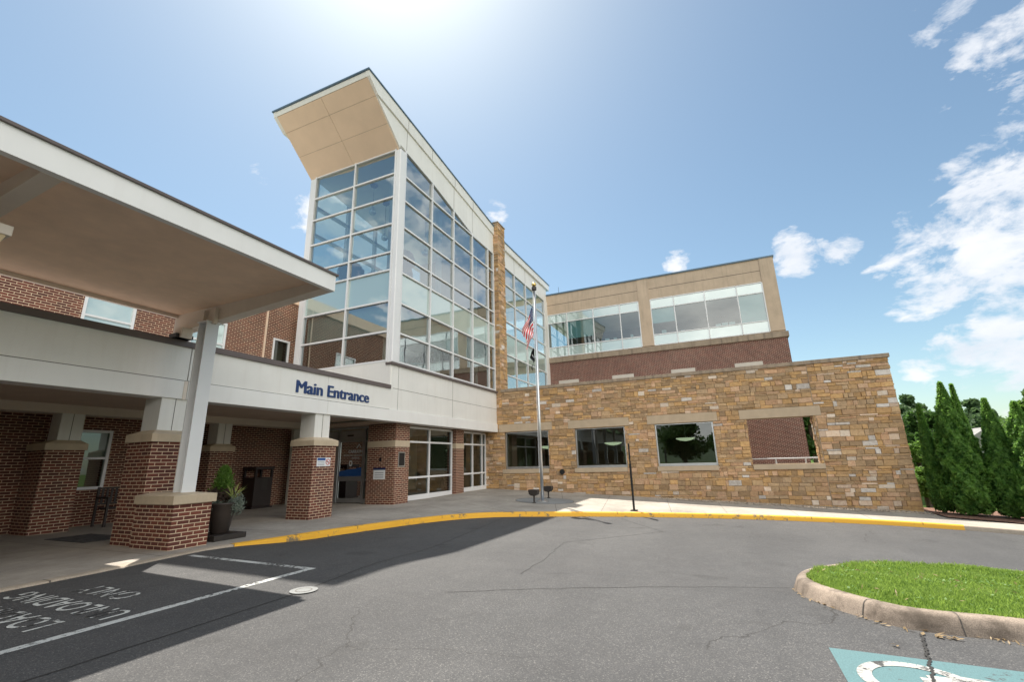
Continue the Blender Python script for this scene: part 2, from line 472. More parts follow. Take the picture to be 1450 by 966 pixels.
# ================================================================== GROUND
def curb_pts():
    raw = [(-34, 8.1), (-12, 8.1), (-2, 8.08), (2.9, 8.1), (4.0, 8.17), (4.8, 8.28), (5.5, 8.38), (6.15, 8.37), (7.02, 8.2), (8.2, 8.04), (9.5, 7.76), (10.8, 7.42), (11.9, 7.0), (12.85, 6.35),
           (13.65, 5.35), (14.75, 3.67), (15.75, 1.70), (16.55, -.28), (17.12, -2.2), (17.45, -4.0), (17.46, -5.84), (17.2, -7.1), (16.4, -9.5), (15.2, -12), (13.4, -15), (11, -18.5), (6, -23.5), (-2, -28), (-20, -34)]
    out = []
    P = [raw[0]]+raw+[raw[-1]]
    for i in range(1, len(P)-2):
        p0, p1, p2, p3 = [np.array(q, float) for q in P[i-1:i+3]]
        n = 4
        for j in range(n):
            t = j/n
            # centripetal-ish: limit tangents
            m1 = (p2-p0)/2; m2 = (p3-p1)/2; L = np.linalg.norm(p2-p1)
            for mm in (m1, m2):
                l = np.linalg.norm(mm)
                if l > L: mm *= L/l
            h = (2*t**3-3*t**2+1)*p1+(t**3-2*t**2+t)*m1+(-2*t**3+3*t**2)*p2+(t**3-t**2)*m2
            out.append(tuple(h))
    out.append(raw[-1]); return out
CP = curb_pts()
def offset_curve(pts, d):
    o = []
    for i, p in enumerate(pts):
        a = np.array(pts[max(i-1, 0)]); b = np.array(pts[min(i+1, len(pts)-1)]); t = (b-a)/np.linalg.norm(b-a)
        o.append((p[0]-t[1]*d, p[1]+t[0]*d))
    return o
def inner_target(x, y):
    if y < 4 and not (x > 13 and y > -6.3): return None
    if x < 7.0: return (x, 15.4)
    if x < 9.0: return (7+(x-7)*2.6, 15.4)
    if x < 9.9: return (13.0+(x-9)*.9, 15.4)
    if x < 13.2 and y > 4: return (13.82+(x-9.9)*2.1, 10.9)
    if y > -6.3 and x > 13:
        return (20.88, min(10.9, 10.9-(5.9-y)*1.42) if y < 5.9 else 10.9)
    return None
WI = offset_curve(CP, .15)
T = [inner_target(*p) for p in CP]
for i, t in enumerate(T):
    if t is None:
        a = np.array(CP[max(i-1, 0)]); b = np.array(CP[min(i+1, len(CP)-1)]); tt = (b-a)/np.linalg.norm(b-a)
        w = 3.4 if i < len(CP)-30 else 2.2
        T[i] = (CP[i][0]-tt[1]*2.3, CP[i][1]+tt[0]*2.3)
# keep the along-wall targets ordered
sw = MB(); NS = 14
for i in range(len(CP)):
    for j in range(NS+1):
        t = j/NS; x = WI[i][0]*(1-t)+T[i][0]*t; y = WI[i][1]*(1-t)+T[i][1]*t
        sw.v.append((x, y, walk(x, y)))
for i in range(len(CP)-1):
    for j in range(NS):
        a = i*(NS+1)+j; sw.f.append((a, a+NS+1, a+NS+2, a+1))
o = sw.build('sidewalk', 'sidewalk_concrete', smooth=True); tag(o, kind='structure')
# kerb: outer face + rounded top, yellow part and plain part
def kerb(i0, i1, name, mat, off=0.0):
    mb = MB(); n = 0
    cps = CP[i0:i1+1]; prof = [(-.015, -.16), (0.0, -.03), (.012, -.008), (.035, .0), (.15, .001)]
    rings = []
    for d, h in prof: rings.append(offset_curve(CP, d)[i0:i1+1])
    for i in range(len(cps)):
        for (d, h), rg in zip(prof, rings):
            x, y = rg[i]; mb.v.append((x, y, walk(x, y)+h+(.003 if h >= 0 else 0)))
    m = len(prof)
    for i in range(len(cps)-1):
        for j in range(m-1):
            a = i*m+j; mb.f.append((a, a+m, a+m+1, a+1))
    return mb.build(name, mat, smooth=True)
iy0 = min(range(len(CP)), key=lambda i: abs(CP[i][0]-6.15)+abs(CP[i][1]-8.37))
iy1 = min(range(len(CP)), key=lambda i: abs(CP[i][0]-17.46)+abs(CP[i][1]+5.84))
tag(kerb(0, iy0, 'kerb', 'curb_concrete'), kind='structure')
tag(kerb(iy0, iy1, 'yellow_kerb', 'yellow_paint'), kind='structure')
tag(kerb(iy1, len(CP)-1, 'kerb', 'curb_concrete'), kind='structure')

# asphalt sheet
def sheet(name, xs, ys, zf, mat):
    mb = MB(); nx, ny = len(xs), len(ys)
    for x in xs:
        for y in ys: mb.v.append((x, y, zf(x, y)))
    for i in range(nx-1):
        for j in range(ny-1):
            a = i*ny+j; mb.f.append((a, a+ny, a+ny+1, a+1))
    return mb.build(name, mat, smooth=True)
xs = list(np.arange(-60, -8, 2.0))+list(np.arange(-8, 18.3, .35))
ys = list(np.arange(-70, -12, 2.0))+list(np.arange(-12, 10, .35))+[11, 15.3]
tag(sheet('road', [float(v) for v in xs], [float(v) for v in ys], road, 'asphalt'), kind='structure')
def gz(x, y):
    d = ss((x-18.1)/.5)
    base = walk(x, y)-.02
    far = max(0, math.hypot(x-10, y)-40)
    return base*d+(base-.45)*(1-d)-min(4.0, far*.02)-.01
gx = [-1500, -600, -300, -150, -80]+list(np.arange(-60, 60, 3.0))+[60, 80, 120, 200, 400, 900, 1500]
gx = sorted(set([float(v) for v in gx]+[16.5, 17.5, 18.1, 18.35, 18.6, 19.2]))
gy = [-1500, -600, -300, -150, -80]+list(np.arange(-60, 60, 3.0))+[60, 80, 150, 300, 900, 1500]
tag(sheet('ground', gx, [float(v) for v in gy], gz, 'lawn'), kind='structure')

def kerb_joint_pts():
    out = []; acc_ = 0
    for i in range(1, len(CP)):
        acc_ += math.dist(CP[i], CP[i-1])
        if acc_ > 2.6: out.append(i); acc_ = 0
    return out
mb = MB(); _o = offset_curve(CP, -.003); _i = offset_curve(CP, .155)
for i in kerb_joint_pts():
    a = np.array(_o[i]); b = np.array(_i[i]); t_ = b-a; t_ = t_/np.linalg.norm(t_); n_ = np.array([-t_[1], t_[0]])*.006
    mb.quad(*[(x, y, walk(x, y)+.0085) for x, y in (a-n_, b-n_, b+n_, a+n_)])
    mb.quad(*[(x, y, walk(x, y)+h_) for (x, y), h_ in ((a-n_, -.14), (a+n_, -.14), (a+n_, .008), (a-n_, .008))])
tag(mb.build('kerb_joints', 'joint_dark'), kind='structure')
def decal(name, poly, mat, lift=.004, zf=road, label=None, cat=None, **kw):
    """thin painted marking following the road, poly in plan (subdivided strip given as list of quads)"""
    mb = MB()
    for q in poly:
        mb.quad(*[(x, y, zf(x, y)+lift) for x, y in q])
    o = mb.build(name, mat)
    if label: tag(o, label, cat, **kw)
    return o
def strip(x0, y0, x1, y1, w, n=12, wob=0):
    d = np.array([x1-x0, y1-y0]); L = np.linalg.norm(d); t = d/L; nn = np.array([-t[1], t[0]])*w/2
    out = []; pr = None
    for i in range(n+1):
        c = np.array([x0, y0])+d*i/n + (np.array([-t[1], t[0]])*random.uniform(-wob, wob) if wob else 0)
        a, b = c-nn, c+nn
        if pr: out.append((pr[0], tuple(a), tuple(b), pr[1]))
        pr = (tuple(a), tuple(b))
    return out
# sidewalk joints (geometry strips slightly above the slab)
q = []
for xj in (-6, -3, 0, 3.0, 5.0, 7.6, 9.9, 12.2): q += strip(xj, 8.33 if xj < 6 else 8.2-(xj-6)*.18, xj, 15.3, .012, 10)
q += strip(-8, 11.6, 13.6, 11.6, .012, 24)
for a, b in [((14.95, 3.7), (20.3, 4.6)), ((15.95, 1.7), (20.3, 2.3)), ((16.6, 0.1), (20.2, .4)), ((17.2, -1.9), (20.2, -1.8)), ((17.6, -3.8), (20.2, -3.9)),
             ((13.3, 6.2), (16.0, 10.6)), ((14.2, 4.9), (16.1, 5.6)), ((17.9, 5.9), (20.8, 6.9)), ((18.4, 1.0), (18.6, 5.2)), ((12.2, 7.1), (13.4, 9.3)), ((13.4, 9.3), (20.8, 9.3))]:
    q += strip(*a, *b, .012, 8)
tag(decal('pavement_joints', q, 'joint_dark', .003, walk), kind='structure')
def disc(cx, cy, r, zf, lift, n=40, r0=0):
    out = []
    for i in range(n):
        a, b = 2*math.pi*i/n, 2*math.pi*(i+1)/n
        A = (cx+r*math.cos(a), cy+r*math.sin(a)); B = (cx+r*math.cos(b), cy+r*math.sin(b))
        if r0: out.append(((cx+r0*math.cos(a), cy+r0*math.sin(a)), A, B, (cx+r0*math.cos(b), cy+r0*math.sin(b))))
        else: out.append(((cx, cy), A, B))
    return out
tag(decal('round_slab', disc(16.95, 6.3, 1.08, walk, 0), 'circle_concrete', .005, walk), kind='structure')
tag(decal('slab_ring', disc(16.95, 6.3, 1.095, walk, 0, 40, 1.075), 'joint_dark', .007, walk), kind='structure')
# road paint
decal('stall_line', strip(-14, 5.52, 5.32, 5.52, .105, 30), 'white_road_paint', label='long worn white line along the loading bay in the canopy shade', cat='road marking')
decal('stall_line', strip(5.27, 5.58, 5.27, 8.2, .10, 10), 'white_road_paint', label='short worn white line closing the loading bay near the potted plant', cat='road marking')
def road_text(txt, xtop, y0, size, sx, mat, label):
    mb = MB(); v, f = text_mesh(txt, size=size, sx=sx, spacing=1.08, offset=.004)
    for x, y, z in v:
        # text runs towards +y, tops towards -x
        X = xtop+size*.73-y; Y = y0+x; mb.v.append((X, Y, road(X, Y)+.006))
    mb.f += f
    tag(mb.build('road_lettering', mat), label, 'road marking')
road_text('LOADING', 2.42, 5.95, .43, .80, 'worn_letter_paint', 'worn white painted word LOADING, nearest row of the bay lettering')
road_text('UNLOADING', 2.87, 5.68, .41, .80, 'worn_letter_paint', 'worn white painted word UNLOADING in the loading bay, middle row')
road_text('ONLY', 3.32, 6.33, .41, .85, 'worn_letter_paint', 'worn white painted word ONLY in the loading bay, row nearest the kerb')
# dark seams in the asphalt
tag(decal('asphalt_seam', strip(-10, 4.64, 4.3, 4.66, .022, 60, .006)+strip(4.3, 4.66, 13.0, 6.1, .014, 40, .012), 'crack_dark', .003), kind='structure')
tag(decal('asphalt_seam', strip(12.6, 1.6, 14.6, 3.0, .015, 14, .02)+strip(9.6, 3.2, 12.6, 1.6, .012, 20, .02)+strip(6.2, 2.7, 9.6, 3.2, .008, 20, .02), 'crack_dark', .003), kind='structure')
tag(decal('asphalt_seam', strip(5.6, 1.9, 7.1, -.55, .012, 18, .02)+strip(4.95, 3.1, 5.6, 1.9, .010, 12, .02), 'crack_dark', .003), kind='structure')
tag(decal('asphalt_seam', strip(5.32, -1.32, 4.05, -1.02, .020, 60, .010)+strip(4.05, -1.02, 2.8, -.7, .02, 50, .010), 'crack_dark', .009), kind='structure')
# valve cover
mb = MB(); cx, cy = 4.38, 4.67
for q2 in disc(cx, cy, .155, road, 0, 28): mb.quad(*[(x, y, road(x, y)+.012) for x, y in q2])
o = mb.build('valve_cover', 'circle_concrete'); 
tag(o, 'small round grey utility cover set in the asphalt at the shadow edge', 'cover')
mb = MB()
for q2 in disc(cx, cy, .095, road, 0, 24, .08): mb.quad(*[(x, y, road(x, y)+.014) for x, y in q2])
mb.build('cover_rim', 'cover_iron', o)
# accessible parking square
TX0, TX1, TY0, TY1 = 3.38, 4.69, -1.92, -.56
o = thing('parking_marking', 'teal square with worn white wheelchair symbol painted on the asphalt', 'road marking', (4, -1.2, 0))
mb = MB()
for i in range(6):
    for j in range(6):
        x0, x1 = TX0+(TX1-TX0)*i/6, TX0+(TX1-TX0)*(i+1)/6; y0, y1 = TY0+(TY1-TY0)*j/6, TY0+(TY1-TY0)*(j+1)/6
        mb.quad(*[(x, y, road(x, y)+.004) for x, y in ((x0, y0), (x1, y0), (x1, y1), (x0, y1))])
mb.build('painted_square', 'teal_paint', o)
# symbol in local coords: right = -x world, up = -y world ; local centre
mb = MB()
def sym(u, v): X = 4.62-u; Y = -.62-v; return (X, Y, road(X, Y)+.007)
def band(pts, w, n=1):
    for (a, b) in zip(pts[:-1], pts[1:]):
        a = np.array(a); b = np.array(b); t = (b-a)/np.linalg.norm(b-a); nn = np.array([-t[1], t[0]])*w/2
        mb.quad(sym(*(a-nn)), sym(*(b-nn)), sym(*(b+nn)), sym(*(a+nn)))
arc = [(.40+.30*math.cos(R(a)), .37+.30*math.sin(R(a))) for a in range(128, 372, 8)]
band(arc, .085)
band([(.24, .60), (.27, .86)], .10); band([(.27, .86), (.30, .44)], .10); band([(.30, .44), (.58, .44)], .10); band([(.58, .46), (.76, .12)], .10); band([(.76, .14), (.90, .19)], .09)
band([(.27, .70), (.52, .70)], .07)
for q2 in disc(0, 0, .075, road, 0, 16): mb.quad(*[sym(.26+x, 1.03+y) for x, y in q2])
mb.build('wheelchair_symbol', 'symbol_white', o)

# ================================================================== GRASS ISLAND
isl = [(5.5, -3.0), (5.46, -2.05), (5.47, -1.84), (5.47, -1.5), (5.55, -1.22), (5.88, -.93), (6.3, -.74), (6.7, -.66), (7.2, -.655), (7.83, -.80), (8.42, -1.12), (8.9, -1.55), (9.27, -2.11), (9.45, -2.67), (9.49, -3.25), (9.5, -4.2), (9.5, -6), (9.4, -9), (9.0, -12), (7.5, -12.6), (6.1, -12), (5.7, -9), (5.6, -6)]
def closed_spline(p, n=5):
    o = []; L = len(p)
    for i in range(L):
        p0, p1, p2, p3 = [np.array(p[(i+k2-1) % L], float) for k2 in range(4)]
        m1 = (p2-p0)/2; m2 = (p3-p1)/2; D = np.linalg.norm(p2-p1)
        for mm in (m1, m2):
            l = np.linalg.norm(mm)
            if l > D: mm *= D/l
        for j in range(n):
            t = j/n; o.append(tuple((2*t**3-3*t**2+1)*p1+(t**3-2*t**2+t)*m1+(-2*t**3+3*t**2)*p2+(t**3-t**2)*m2))
    return o
IS = closed_spline(isl)
# orientation: want inward offset positive -> polygon is clockwise or ccw?
ar = sum(IS[i][0]*IS[(i+1) % len(IS)][1]-IS[(i+1) % len(IS)][0]*IS[i][1] for i in range(len(IS)))
def off_closed(p, d):
    o = []; L = len(p); s = 1 if ar > 0 else -1
    for i in range(L):
        a = np.array(p[i-1]); b = np.array(p[(i+1) % L]); t = (b-a)/np.linalg.norm(b-a)
        o.append((p[i][0]-t[1]*d*s, p[i][1]+t[0]*d*s))
    return o
prof = [(-.065, -.02), (-.035, .055), (-.008, .118), (.012, .136), (.04, .144), (.115, .142), (.14, .12)]
mb = MB(); rings = [off_closed(IS, d) for d, h in prof]; L = len(IS); mm = len(prof)
for i in range(L):
    for (d, h), rg in zip(prof, rings):
        x, y = rg[i]; mb.v.append((x, y, road(*IS[i])+h))
for i in range(L):
    for j in range(mm-1):
        a = i*mm+j; b = ((i+1) % L)*mm+j; mb.f.append((a, b, b+1, a+1) if ar > 0 else (a, a+1, b+1, b))
tag(mb.build('island_kerb', 'island_curb', smooth=True), kind='structure')
# kerb joints as dark grooves
mb = MB()
def groove(idx):
    t = np.array(IS[(idx+1) % L])-np.array(IS[idx]); t = t/np.linalg.norm(t)*.007
    for j in range(mm-2):
        a = Vector((*rings[j][idx], road(*IS[idx])+prof[j][1])); b = Vector((*rings[j+1][idx], road(*IS[idx])+prof[j+1][1]))
        nrm = (b-a).cross(Vector((t[0], t[1], 0))).normalized()*.004
        if nrm.z < 0: nrm = -nrm
        tv = Vector((t[0], t[1], 0))*.6; mb.quad(a-tv+nrm, b-tv+nrm, b+tv+nrm, a+tv+nrm)
for x, y in ((5.46, -1.62), (6.9, -.65), (9.3, -2.2), (5.48, -2.6), (5.7, -1.05)):
    groove(min(range(L), key=lambda i: (IS[i][0]-x)**2+(IS[i][1]-y)**2))
tag(mb.build('kerb_joints', 'joint_dark'), kind='structure')
IN = off_closed(IS, .135)
cxy = (7.5, -5.5)
mb = MB(); K = 8
for i in range(L):
    for j in range(K+1):
        t = j/K; x = IN[i][0]*(1-t)+cxy[0]*t; y = IN[i][1]*(1-t)+cxy[1]*t
        # pull the medial line towards a segment rather than one point
        mb.v.append((x, y, road(x, y)+.115+.02*ss(t*1.6)))
for i in range(L):
    for j in range(K):
        a = i*(K+1)+j; b = ((i+1) % L)*(K+1)+j; mb.f.append((a, b, b+1, a+1) if ar > 0 else (a, a+1, b+1, b))
tag(mb.build('island_soil', 'lawn', smooth=True), kind='structure')
# blades
def inside(px, py, poly):
    x = np.array([p[0] for p in poly]); y = np.array([p[1] for p in poly]); c = np.zeros(len(px), bool); j = len(poly)-1
    for i in range(len(poly)):
        m = ((y[i] > py) != (y[j] > py)) & (px < (x[j]-x[i])*(py-y[i])/(y[j]-y[i]+1e-12)+x[i]); c ^= m; j = i
    return c
rng = np.random.default_rng(3)
Nb = 190000
px = rng.uniform(5.3, 9.7, Nb); py = -.6-rng.random(Nb)**1.5*9.0
dens = inside(px, py, off_closed(IS, .105)); px, py = px[dens], py[dens]; Nb = len(px)
pz = np.array([road(x, y) for x, y in zip(px, py)])+.13
h = rng.uniform(.02, .055, Nb)*(1+.45*np.sin(px*5+np.sin(py*3)*2))*(.75+.5*rng.random(Nb)); w = rng.uniform(.003, .006, Nb)*(1+np.clip((-py-2)/4, 0, 2)); a = rng.uniform(0, 2*np.pi, Nb); ln = rng.uniform(.1, .9, Nb)*h; la = rng.uniform(0, 2*np.pi, Nb)
V = np.zeros((Nb, 5, 3)); ca, sa = np.cos(a)*w, np.sin(a)*w
V[:, 0] = np.stack([px-ca, py-sa, pz], 1); V[:, 1] = np.stack([px+ca, py+sa, pz], 1)
mx, my = px+np.cos(la)*ln*.35, py+np.sin(la)*ln*.35
V[:, 2] = np.stack([mx+ca*.8, my+sa*.8, pz+h*.6], 1); V[:, 3] = np.stack([mx-ca*.8, my-sa*.8, pz+h*.6], 1)
V[:, 4] = np.stack([px+np.cos(la)*ln, py+np.sin(la)*ln, pz+h], 1)
me = bpy.data.meshes.new('grass'); me.vertices.add(Nb*5); me.vertices.foreach_set('co', V.ravel())
li = (np.arange(Nb)[:, None]*5+np.array([0, 1, 2, 3, 3, 2, 4])[None]).ravel()
me.loops.add(len(li)); me.loops.foreach_set('vertex_index', li)
me.polygons.add(Nb*2); st = (np.arange(Nb)[:, None]*7+np.array([0, 4])[None]).ravel(); me.polygons.foreach_set('loop_start', st)
me.update(calc_edges=True); me.materials.append(MAT['grass_blade'])
o = bpy.data.objects.new('grass', me); COL.objects.link(o); tag(o, 'short bright green grass on the kerbed island', 'grass', kind='stuff')

GR = []
_r = np.random.default_rng(44)
for _ in range(60):
    _c = (_r.uniform(5.6, 9.3), -.8-_r.random()**1.3*4.5); _n = int(_r.uniform(15, 70)); _s = _r.uniform(.05, .16)
    for _k in range(_n): GR.append((_c[0]+_r.normal()*_s, _c[1]+_r.normal()*_s))
GR = np.array(GR); GR = GR[inside(GR[:, 0], GR[:, 1], off_closed(IS, .2))]
def leaf_cloud(name, P, size, mat, parent=None, org=(0, 0, 0), seed=0, nrm=None, aspect=1.7, jitter=.8, tri=False):
    """many small leaf quads at points P (n,3)"""
    rg = np.random.default_rng(seed); n = len(P)
    d = rg.normal(size=(n, 3))*jitter
    if nrm is not None: d += nrm
    d /= np.linalg.norm(d, axis=1)[:, None]
    r = rg.normal(size=(n, 3)); u = np.cross(d, r); u /= np.linalg.norm(u, axis=1)[:, None]; v = np.cross(d, u)
    s = (size*rg.uniform(.6, 1.4, n))[:, None]; u = u*s*aspect/2; v = v*s/2
    V = np.stack([P-u, P-v*.9, P+u, P+v*.9], 1)-np.array(org)[None, None]
    me = bpy.data.meshes.new(name); me.vertices.add(n*4); me.vertices.foreach_set('co', V.ravel())
    me.loops.add(n*4); me.loops.foreach_set('vertex_index', np.arange(n*4)); me.polygons.add(n); me.polygons.foreach_set('loop_start', np.arange(n)*4)
    me.update(calc_edges=True); me.materials.append(MAT[mat])
    o = bpy.data.objects.new(name, me); COL.objects.link(o)
    if parent is not None: o.parent = parent
    return o

P = np.array([(x, y, road(x, y)+.165+random.uniform(-.01, .012)) for x, y in GR])
o = leaf_cloud('clover', P, .022, 'clover_leaf', None, (0, 0, 0), 77, nrm=np.tile(np.array([[0, 0, 2.0]]), (len(P), 1)), aspect=1.3)
tag(o, 'patches of broad leaved weeds in the island grass', 'weeds', kind='stuff')
_k = _r.random(len(GR)) < .10; P = P[_k]+np.array([0, 0, .012])+_r.normal(size=(int(_k.sum()), 3))*np.array([.15, .15, .004])
P = P[inside(P[:, 0], P[:, 1], off_closed(IS, .2))]
o = leaf_cloud('dry_grass', P, .014, 'straw', None, (0, 0, 0), 78, nrm=np.tile(np.array([[0, 0, 1.0]]), (len(P), 1)), aspect=4.5)
tag(o, 'dry straw coloured blades scattered over the island grass', 'grass', kind='stuff')

# ================================================================== GLASS TOWER
FY = 10.15           # face of the fascia
TX0_, TX1_ = 12.6, 20.9
TY = 10.25; TB = 14.9
tw = thing('entrance_tower', 'tall glazed entrance tower with a white frame and an upswept flared roof', 'building', (16.7, 12.5, 0))
ROWS = [4.88, 5.96, 7.12, 8.34, 9.06, 10.25, 11.41, 12.50]
VX = [12.97, 14.9, 16.7, 18.5, 20.2, 20.86]
def gtop(x):
    pts = [(12.6, 13.72), (12.95, 13.66), (14.86, 13.38), (16.69, 12.98), (18.46, 12.58), (21, 12.5)]
    for (a, b), (c, d) in zip(pts[:-1], pts[1:]):
        if x <= c: return b+(d-b)*(x-a)/(c-a)
    return 12.5
def ftop(x): return 15.5-.1333*(x-10.55)
def fbot(x): return 14.86-.1255*(x-11.1)
# south glass (faces the drive)
def curtain_y(parent, at, VX, rows, topf, name, sp_rows, gm='tower_glass', back=False):
    fr = MB(); w = .065
    for u in VX: fr.box(u-w/2, at-.09, rows[0]-.05, u+w/2, at+.02, topf(u)+.01)
    for a, b in zip(VX[:-1], VX[1:]):
        for z in rows:
            top = min(topf(a), topf(b))
            if z < top-.03:
                fr.box(a+w/2, at-.075, z-w/2, b-w/2, at+.02, z+w/2)
            elif z < max(topf(a), topf(b))-.03:
                # mullion stops at the sloping head
                t = (topf(a)-z)/(topf(a)-topf(b)+1e-9); xe = a+(b-a)*t
                fr.box(a+w/2, at-.075, z-w/2, xe-.02, at+.02, z+w/2)
        fr.prism([(a+w/2, topf(a)-w*.8), (b-w/2, topf(b)-w*.8), (b-w/2, topf(b)), (a+w/2, topf(a))], 'y', at-.08, at+.02)
    f = fr.build(name, 'white_metal', parent)
    gl = MB(); spn = MB(); g = at-.01
    for a, b in zip(VX[:-1], VX[1:]):
        for i, z in enumerate(rows):
            z1a = rows[i+1] if i+1 < len(rows) else 99
            A0, A1 = min(z, topf(a)), min(z1a, topf(a)); B0, B1 = min(z, topf(b)), min(z1a, topf(b))
            if A1-A0 < .01 and B1-B0 < .01: continue
            tl = random.uniform(-.006, .006)
            (spn if i in sp_rows else gl).quad((a, g+tl, A0), (b, g-tl, B0), (b, g-tl, B1), (a, g+tl, A1))
    gl.build('glass_pane', gm, f)
    if spn.v: spn.build('spandrel_panel', 'spandrel_glass', f)
    return f
def curtain_x(parent, at, UY, rows, name, sp_rows, gm='tower_glass'):
    fr = MB(); w = .065
    for u in UY: fr.box(at-.09, u-w/2, rows[0]-.05, at+.02, u+w/2, rows[-1]+.03)
    for a, b in zip(UY[:-1], UY[1:]):
        for z in rows: fr.box(at-.075, min(a, b)+w/2, z-w/2, at+.02, max(a, b)-w/2, z+w/2)
    f = fr.build(name, 'white_metal', parent)
    gl = MB(); spn = MB(); g = at-.01
    for a, b in zip(UY[:-1], UY[1:]):
        for i, (z, z1) in enumerate(zip(rows[:-1], rows[1:])):
            tl = random.uniform(-.006, .006)
            (spn if i in sp_rows else gl).quad((g+tl, a, z), (g+tl, b, z), (g-tl, b, z1), (g-tl, a, z1))
    gl.build('glass_pane', gm, f)
    if spn.v: spn.build('spandrel_panel', 'spandrel_glass', f)
    return f
curtain_y(tw, TY, VX, ROWS, gtop, 'curtain_wall', {2})
curtain_x(tw, 12.62, [14.62, 12.42, 10.36], ROWS[:-1]+[12.45, 13.50], 'curtain_wall', {2})
# corner column and far-left column
box(12.56, 10.13, 4.82, 12.93, 10.33, 13.5).build('corner_column', 'white_metal', tw, bevel=.03)
box(12.56, 14.68, 4.0, 12.80, 14.95, 13.5).build('corner_column', 'white_metal', tw, bevel=.02)
# panels over the glass (upper), follows the sloping head
mb = MB()
segs = [12.6, 12.97, 14.9, 16.7, 18.5, 20.9]
for a, b in zip(segs[:-1], segs[1:]):
    mb.prism([(a, gtop(a)), (b, gtop(b)), (b, fbot(b)+.02), (a, fbot(a)+.02)], 'y', TY-.06, TY+.1)
mb.prism([(12.6, 13.55), (12.6, fbot(12.6)+.02), (11.1, fbot(11.1))], 'y', TY-.06, TY+.1)
mb.build('head_panel', 'white_panel', tw)
MB().prism([(12.6, 13.55), (12.6, fbot(12.6)+.02), (11.1, fbot(11.1))], 'y', TB-.1, TB+.06).build('side_panel', 'white_panel', tw)
# roof: fascia wedge, deck, soffit
rf = MB(); rf.prism([(10.55, ftop(10.55)-.01), (20.9, ftop(20.9)-.01), (20.9, fbot(20.9)), (11.1, fbot(11.1)), (10.60, 15.30)], 'y', FY-.02, FY+.14)
rf.prism([(10.55, ftop(10.55)-.01), (20.9, ftop(20.9)-.01), (20.9, fbot(20.9)), (11.1, fbot(11.1)), (10.60, 15.30)], 'y', TB+.06, TB+.22)
rf.prism([(10.56, ftop(10.56)-.015), (20.9, ftop(20.9)-.015), (20.9, fbot(20.9)+.25), (10.9, 15.1), (10.62, 15.32)], 'y', FY+.14, TB+.06)
rfo = rf.build('roof', 'white_panel', tw)
MB().prism([(10.50, ftop(10.5)), (20.95, ftop(20.95)), (20.95, ftop(20.95)+.05), (10.50, ftop(10.5)+.05)], 'y', FY-.06, TB+.26).build('roof_flashing', 'roof_edge_blue', rfo)
# fascia joints
mb = MB()
for x in (13.0, 14.75, 16.7, 18.5): mb.box(x-.008, FY-.024, fbot(x)+.03, x+.008, FY-.02, ftop(x)-.02)
for x in (13.0, 16.7, 18.5): mb.box(x-.008, TY-.064, gtop(x)+.02, x+.008, TY-.06, fbot(x))
mb.build('fascia_joint', 'joint_dark', rfo)
# soffit panels (sloping underside)
P0, P1, P2 = Vector((12.58, 0, 13.50)), Vector((11.1, 0, 14.84)), Vector((10.62, 0, 15.28))
d = (P1-P0).normalized(); nn = Vector((-d.z, 0, d.x)); nn = nn if nn.z < 0 else -nn
pts = [P0, P0+(P1-P0)*.5, P1, P2]; sb = MB()
ylo, ym, yhi = FY+.10, 12.55, TB+.05
for a, b in zip(pts[:-1], pts[1:]):
    for ya, yb in ((ylo, ym), (ym, yhi)):
        dd = (b-a).normalized()*.005; A, B = a+dd, b-dd; ya2, yb2 = ya+.005, yb-.005
        o2 = nn*.0; i2 = -nn*.05
        vv = [Vector((p.x, y, p.z)) for p, y in ((A, ya2), (B, ya2), (B, yb2), (A, yb2))]
        n0 = len(sb.v); sb.v += [tuple(v+nn*.012) for v in vv]+[tuple(v-nn*.04) for v in vv]
        sb.f += [(n0, n0+1, n0+2, n0+3), (n0+7, n0+6, n0+5, n0+4)]+[(n0+i, n0+4+i, n0+4+(i+1) % 4, n0+(i+1) % 4) for i in range(4)]
sb.build('soffit_panel', 'cream_soffit', tw)
sb = MB(); sb.prism([(P0.x, P0.z+.02), (P1.x, P1.z+.02), (P2.x, P2.z+.02), (P2.x+.3, P2.z+.02), (P0.x+.02, P0.z+.3)], 'y', ylo+.01, yhi-.01); sb.build('soffit_backing', 'tan_ledge', tw)
# white base band of the tower (continues the arcade fascia)
bs = MB(); bs.box(12.6, FY, 3.16, 20.9, 10.45, 4.72); bs.build('base_panel', 'white_panel', tw)
bj = MB()
for x in (12.985, 16.65): bj.box(x-.006, FY-.003, 3.17, x+.006, FY, 4.71)
bj.box(12.7, FY-.0035, 3.894, 20.88, FY-.0005, 3.906); bj.build('panel_joint', 'joint_dark', tw)
box(12.55, FY-.05, 2.76, 20.9, 10.5, 3.15).build('lower_band', 'white_band', tw, bevel=.008)
box(12.50, FY-.09, 4.72, 20.9, 10.36, 4.80).build('sill_coping', 'brown_coping', tw, bevel=.006)
box(12.55, FY+.02, 3.9, 12.75, TB, 4.84).build('side_base_panel', 'white_panel', tw)
